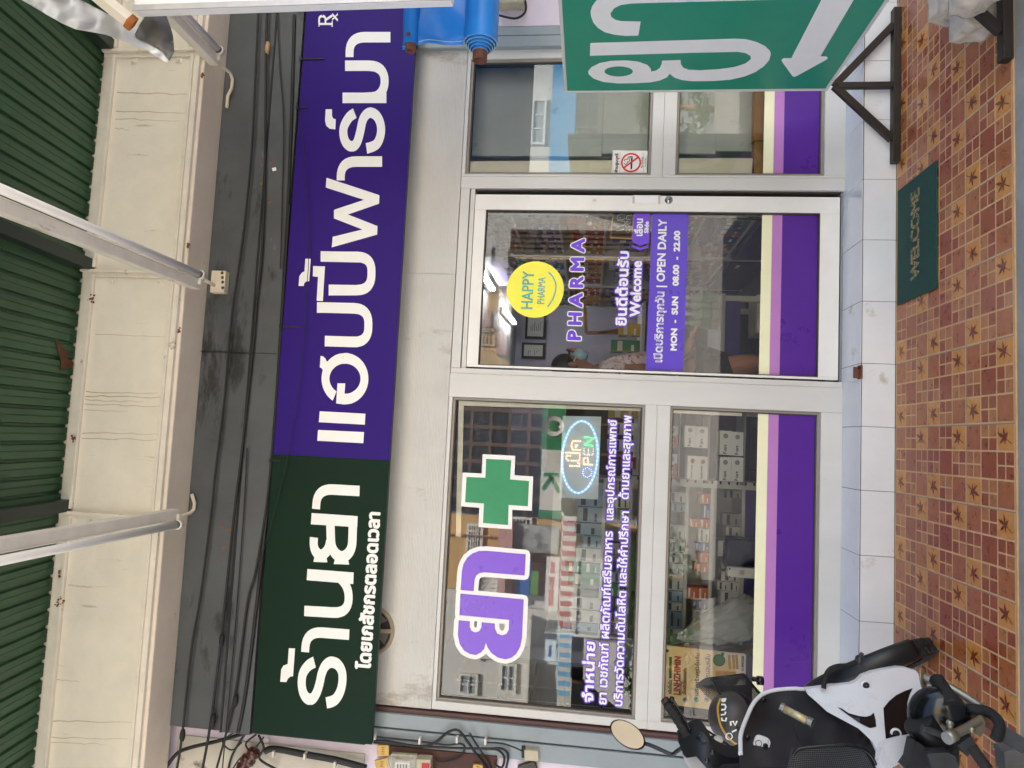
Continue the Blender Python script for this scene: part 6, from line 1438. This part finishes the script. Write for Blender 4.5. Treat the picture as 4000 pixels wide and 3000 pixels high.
# ------------------------------------------------------------------ across the street (seen only as reflections in the glass)
YO = -10.2
def ofr(X0, X1, Y0, Y1, y=YO):
    a, c = refl(X1, Y0, y), refl(X0, Y1, y); return min(a.x, c.x), max(a.x, c.x), min(a.z, c.z), max(a.z, c.z)
M('far_white', '#c9c6bc', .8, 0, .08, 2); M('far_tan', '#c4a06a', .8, 0, .08, 2); M('far_pink', '#b98f83', .8, 0, .1, 2); M('far_grey', '#8f959a', .7, 0, .08, 2); M('far_glass', '#22282f', .15); M('brown_frame', '#5c4436', .6)
M('far_ochre', '#cbb07a', .8, 0, .08, 2); M('iron_white', '#d6d2c6', .6); M('bank_green', '#2c7d50', .5); M('truck_grey', '#bfc2c1', .6, 0, .06, 3)
gx = lambda X, Y: refl(X, Y, YO)
bn = [(-9.5, -3.6), (-3.6, -.35), (-.35, 1.4), (1.4, 4.6), (4.6, 10)]
# sort out the block edges from the photo: white house, pink house, bank
xw0, xw1 = gx(2000, 2800).x, gx(2000, 2335).x
xp1 = gx(2000, 2020).x; xb1 = gx(2000, 1500).x; xo1 = gx(1900, 1000).x
def house(label, x0, x1, h, mat):
    r = T('shophouse', label, 'building', ((x0 + x1) / 2, YO, -.3)); b = B(); b.box(x0, x1, YO - 6, YO, -.3, h); b.build('wall', mat, r); return r
def wins(r, rects, mat, bars=0, frame='brown_frame'):
    for (X0, X1, Y0, Y1) in rects:
        x0, x1, z0, z1 = ofr(X0, X1, Y0, Y1)
        b = B(); b.box(x0, x1, YO + .001, YO + .03, z0, z1); f = b.build('window', G(mat), r)
        b = B(); t = .05
        for q in ((x0 - t, x0, z0 - t, z1 + t), (x1, x1 + t, z0 - t, z1 + t), (x0, x1, z0 - t, z0), (x0, x1, z1, z1 + t)): b.box(q[0], q[1], YO + .001, YO + .07, q[2], q[3])
        n = bars
        for k in range(1, n): xx = x0 + (x1 - x0) * k / n; b.box(xx - .015, xx + .015, YO + .031, YO + .06, z0, z1)
        for k in range(1, n): zz = z0 + (z1 - z0) * k / n; b.box(x0, x1, YO + .0605, YO + .08, zz - .012, zz + .012)
        b.build('frame', G(frame), f)
def balcony(r, X0, X1, Y0, Y1, mat, nb):
    x0, x1, z0, z1 = ofr(X0, X1, Y0, Y1); b = B(); b.box(x0, x1, YO + .002, YO + .7, z0 - .14, z0); b.box(x0, x1, YO + .6, YO + .75, z1, z1 + .12)
    b.build('balcony_slab', mat, r); b = B(); h = z1 - z0
    for k in range(nb): xx = x0 + (x1 - x0) * (k + .5) / nb; b.lathe([(.05, 0), (.05, h * .1), (.03, h * .15), (.075, h * .45), (.03, h * .85), (.05, h * .9), (.05, h)], (xx, YO + .66, z0), (0, 0, 1), 10)
    b.build('balusters', G('far_white'), r)
    return r
H1 = house('white shophouse with blue awning mirrored at left in the shop glass', -16, xw1, 6.2, G('far_white'))
wins(H1, [(2140, 2180, 2420, 2500), (1800, 1860, 2640, 2700), (1960, 2010, 2600, 2690), (1790, 1880, 2400, 2560)], 'far_grey', 2, 'iron_white')
b = B(); x0, x1, z0, z1 = ofr(2060, 2075, 2400, 2900); b.box(x0, x1, YO, YO + .4, z0, z1); b.build('ledge', G('far_white'), H1)
for X in (2560, 2350): x0, x1, z0, z1 = ofr(1700, 2500, X, X - 12); b = B(); b.box(x0, x1, YO + .001, YO + .15, -.3, 6.2); b.build('pilaster', G('far_white'), H1)
H2 = house('pink and tan shophouse with balustrade mirrored above the cross sticker', xw1 + .01, xp1, 7.4, G('far_tan'))
wins(H2, [(1830, 1880, 2055, 2150), (2000, 2070, 2030, 2120), (2170, 2230, 2120, 2320)], 'far_glass', 5, 'iron_white')
balcony(H2, 1895, 1960, 2290, 2150, G('far_pink'), 8); x0, x1, z0, z1 = ofr(1960, 2000, 2330, 2030); b = B(); b.box(x0, x1, YO, YO + .5, z0, z1); b.build('cornice', G('far_pink'), H2)
x0, x1, z0, z1 = ofr(1800, 2200, 2110, 2085); b = B(); b.box(x0, x1, YO, YO + .2, -.3, 6.8); b.build('pilaster', G('far_pink'), H2)
H3 = house('dark glass bank front with green band mirrored beside LED sign', xp1 + .01, xb1, 6.4, G('far_grey'))
b = B(); x0, x1, z0, z1 = ofr(1780, 2128, 2020, 1530); b.box(x0, x1, YO + .001, YO + .05, z0, z1); f3 = b.build('curtain_wall', G('far_glass'), H3)
b = B()
for k in range(1, 7): xx = x0 + (x1 - x0) * k / 7; b.box(xx - .04, xx + .04, YO + .05, YO + .11, z0, z1)
for k in range(1, 5): zz = z0 + (z1 - z0) * k / 5; b.box(x0, x1, YO + .05, YO + .1, zz - .03, zz + .03)
b.build('mullion', G('brown_frame'), f3)
x0, x1, z0, z1 = ofr(2128, 2196, 2020, 1530); xk = ofr(2128, 2196, 1990, 1755)
b = B(); b.box(x0, x1, YO + .051, YO + .3, z0, z1); sg_ = b.build('sign_band', G('bank_green'), H3)
b = B(); b.box(xk[0], xk[1], YO + .301, YO + .32, z0 + .02, z1 - .02); b.build('sign_panel', G('far_white'), sg_)
b = B(); cx_, w_, h_ = (xk[0] + xk[1]) / 2, .16, (z1 - z0) * .7; zm = (z0 + z1) / 2
b.box(cx_ + .06, cx_ + .14, YO + .321, YO + .325, zm - h_ / 2, zm + h_ / 2); b.bar((cx_ + .06, YO + .323, zm), (cx_ - .2, YO + .323, zm + h_ / 2), .004, .08); b.bar((cx_ + .06, YO + .323, zm), (cx_ - .24, YO + .323, zm - h_ / 2), .004, .08); b.build('emblem', G('bank_green'), sg_)
c0_ = refl(2165, 1665, YO); b = B(); b.lathe([(.001, 0), (.21, 0), (.21, -.02)], (c0_.x, YO + .305, c0_.z), (0, -1, 0), 30, 0); b.build('round_emblem', [G('far_white')], sg_)
b = B(); b.ell((c0_.x - .05, YO + .33, c0_.z), (.05, 0, .06), (0, .01, 0), (-.03, 0, .08), 12, 8); b.ell((c0_.x + .05, YO + .33, c0_.z), (.05, 0, -.06), (0, .01, 0), (.03, 0, .08), 12, 8); b.build('leaf_emblem', G('bank_green'), sg_)
H4 = house('ochre shophouse with iron window grilles mirrored in the door glass', xb1 + .01, xo1, 7.6, G('far_ochre'))
wins(H4, [(1875, 1925, 1345, 1305), (1872, 1922, 1300, 1250), (1878, 1930, 1235, 1215)], 'far_glass', 4, 'far_ochre')
balcony(H4, 1938, 1962, 1300, 1250, G('far_pink'), 7); x0, x1, z0, z1 = ofr(1964, 1990, 1400, 1180); b = B(); b.box(x0, x1, YO, YO + .6, z0, z1); b.build('cornice', G('far_pink'), H4)
H5 = house('weathered white shophouse mirrored at upper right of the door', xo1 + .01, 16, 7.2, G('far_white'))
wins(H5, [(1880, 1935, 1070, 1000), (1875, 1930, 1135, 1085)], 'far_glass', 4, 'iron_white'); balcony(H5, 1940, 1968, 1140, 1000, G('far_white'), 10)
wins(H5, [(2000, 2120, 560, 400), (2220, 2330, 600, 300)], 'far_grey', 3, 'iron_white')
x0, x1, z0, z1 = ofr(2185, 2240, 800, 100); b = B(); b.box(x0, x1, YO + .2, YO + 1.2, z0, z1); tag(b.build('shop_awning', M('sky_blue_cloth', '#4f9ccf', .7)), 'pale blue awning across the street mirrored in right windows', 'awning')
def awning(Xt, Xb, Y0, Y1, cols, label, n):
    x0, x1, z0, z1 = ofr(Xt, Xb, Y0, Y1, YO + 1.2); r = T('striped_awning', label, 'awning', ((x0 + x1) / 2, YO + .8, z1)); b = B()
    for k in range(n):
        xa_, xb_ = x0 + (x1 - x0) * k / n, x0 + (x1 - x0) * (k + 1) / n
        b.hexa([(xa_, YO + 1.18, z0), (xb_, YO + 1.18, z0), (xb_, YO + 1.2, z0), (xa_, YO + 1.2, z0), (xa_, YO + 1.18, z1), (xb_, YO + 1.18, z1), (xb_, YO + 1.2, z1), (xa_, YO + 1.2, z1)], k % 2)
        b.hexa([(xa_, YO + .05, z1 + .08), (xb_, YO + .05, z1 + .08), (xb_, YO + 1.2, z1), (xa_, YO + 1.2, z1), (xa_, YO + .05, z1 + .09), (xb_, YO + .05, z1 + .09), (xb_, YO + 1.2, z1 + .01), (xa_, YO + 1.2, z1 + .01)], k % 2)
    b.build('canopy', cols, r)
    b = B(); b.bar((x0 + .05, YO + .05, z1 + .1), (x0 + .05, YO + 1.19, z1), .03, .03); b.bar((x1 - .05, YO + .05, z1 + .1), (x1 - .05, YO + 1.19, z1), .03, .03); b.build('awning_arm', G('iron_white'), r)
awning(2205, 2235, 2450, 2015, [M('stripe_red', '#a8505a', .7), G('far_white')], 'red and white striped awning across the street', 22)
awning(2190, 2225, 2720, 2455, [M('stripe_blue', '#6fa6c9', .7), G('far_white')], 'blue and white striped awning across the street', 14)
for (X0, X1, Y0, Y1, c, lb, wd_) in ((2135, 2178, 2390, 2175, '#d9d6cf', 'long white discount signboard across the street', 'ลด 20-50%'), (2020, 2070, 2325, 2185, '#2c5fa0', 'blue shop signboard over the red striped awning', None), (2072, 2100, 2325, 2230, '#5c8a3c', 'green shop signboard beside the blue one', None), (2130, 2170, 2585, 2500, '#c8d3d6', 'pale shop signboard with blue letters over the blue awning', 'ขนมไข่')):
    x0, x1, z0, z1 = ofr(X0, X1, Y0, Y1, YO + .5); r = T('signboard', lb, 'sign', (x0, YO + .5, z0)); b = B(); b.box(x0, x1, YO + .4, YO + .5, z0, z1); b.build('board', M('sg' + c, c, .6), r)
    if wd_:
        b = B(); text(b, wd_, (x1 - .1, x0 + .1, z0 + .1, z1 - .08), lambda x, z: (x, YO + .503, z), .012, 24); b.build('lettering', M('far_red' if '%' in wd_ else 'far_blue', '#b5525a' if '%' in wd_ else '#2b4f8a', .6), r, fix=False)
x0, x1, z0, z1 = ofr(1995, 2180, 2165, 2045, YO + .35); b = B(); b.box(x0, x1, YO + .3, YO + .35, z0, z1); tag(b.build('picture_board', M('photo_grey', '#8d908c', .6, 0, .7, 4)), 'grey monochrome picture board hung on the pink house across the street', 'board')
# parked box truck, hedge, far pavement
yt2 = -7.6; x0, x1, z0, z1 = ofr(2248, 2345, 2490, 2180, yt2)
TK = T('box_truck', 'pale grey box truck parked across the street', 'truck', ((x0 + x1) / 2, yt2 - .9, -.3))
b = B(); b.box(x0, x1, yt2 - 1.7, yt2, z0, z1)
for k in range(9): xx = x0 + (x1 - x0) * k / 8; b.box(xx - .02, xx + .02, yt2 + .001, yt2 + .03, z0, z1)
b.box(x0, x1, yt2 + .002, yt2 + .035, z1 - .06, z1 + .02); b.build('cargo_box', G('truck_grey'), TK, bevel=.01)
b = B(); b.prism([(x0 - 1.1, yt2 - 1.6, .1), (x0 - .08, yt2 - 1.6, .1), (x0 - .08, yt2 - 1.6, z1 - .2), (x0 - .7, yt2 - 1.6, z1 - .2), (x0 - 1.1, yt2 - 1.6, .8)], (0, 1.55, 0)); b.build('cab', G('far_white'), TK, bevel=.05)
b = B(); b.box(x0, x1, yt2 - 1.5, yt2 - .2, z0 - .12, z0 - .002); b.build('chassis', G('black'), TK)
for xx in (x0 - .6, x1 - .6):
    for yy in (yt2 - .22, yt2 - 1.62): b = B(); b.lathe([(.001, 0), (.16, 0), (.3, .02), (.32, .06), (.32, .16), (.3, .2), (.001, .2)], (xx, yy, .02), (0, 1, 0), 24); b.build('wheel', G('rubber'), TK)
def bush(x, y, w, h, label, seed):
    rd = random.Random(seed); b = B()
    for k in range(900):
        a, e, r = rd.uniform(0, 2 * pi), rd.uniform(0, pi), rd.uniform(.45, 1) ** .5
        c = Vector((x + w * r * sin(e) * cos(a), y + .35 * r * sin(e) * sin(a), -.25 + h * .5 + h * .5 * r * cos(e))); s_ = rd.uniform(.03, .07); u = Vector((rd.uniform(-1, 1), rd.uniform(-1, 1), rd.uniform(-1, 1))).normalized(); v = u.orthogonal().normalized()
        b.add([c - u * s_, c + v * s_ * .4, c + u * s_, c - v * s_ * .4], [(0, 1, 2, 3)], k % 2)
    r = T('shrub', label, 'shrub', (x, y, -.3)); b.build('foliage', [M('leaf_a', '#4d7a2c', .6), M('leaf_b', '#2f5520', .6)], r, fix=False)
    b = B(); b.tube([(x, y, -.3), (x + .05, y, h * .3)], [.05, .03], 8); b.build('stem', G('wood_tan'), r)
for k, (X, Y) in enumerate(((2430, 2250), (2430, 2420), (2430, 2600), (2480, 430))):
    p = refl(X, Y, -6.6); bush(p.x, -6.6, .75, 1.15, ['green shrub across the street behind the middle of the truck', 'green shrub across the street at the left of the truck', 'leftmost green shrub across the street', 'green shrub across the street mirrored in the right window'][k], k)
b = B(); b.box(-30, 30, YO + .02, YO + 1.6, -.4, -.16); struct(b.build('far_pavement', G('concrete')))

# flat dark ground-floor panels, the shade of open shops put into their colour
for r, x0, x1, zt_ in ((H1, -9, xw1 - .1, refl(2240, 2500, YO).z), (H2, xw1 + .15, xp1 - .1, refl(2245, 2200, YO).z), (H3, xp1 + .15, xb1 - .15, refl(2200, 1700, YO).z), (H4, xb1 + .15, xo1 - .1, refl(1998, 1300, YO).z), (H5, xo1 + .1, 4.3, refl(1998, 900, YO).z)):
    b = B(); b.box(x0, x1, YO + .001, YO + .04, -.15, zt_); f_ = b.build('opening_panel', M('opening_shade', '#17181a', .6), r)
    b = B(); n_ = 4
    for k in range(n_ + 1): xx = x0 + (x1 - x0) * k / n_; b.box(xx - .03, xx + .03, YO + .041, YO + .09, -.15, zt_)
    b.build('shutter_post', G('brown_frame'), f_)
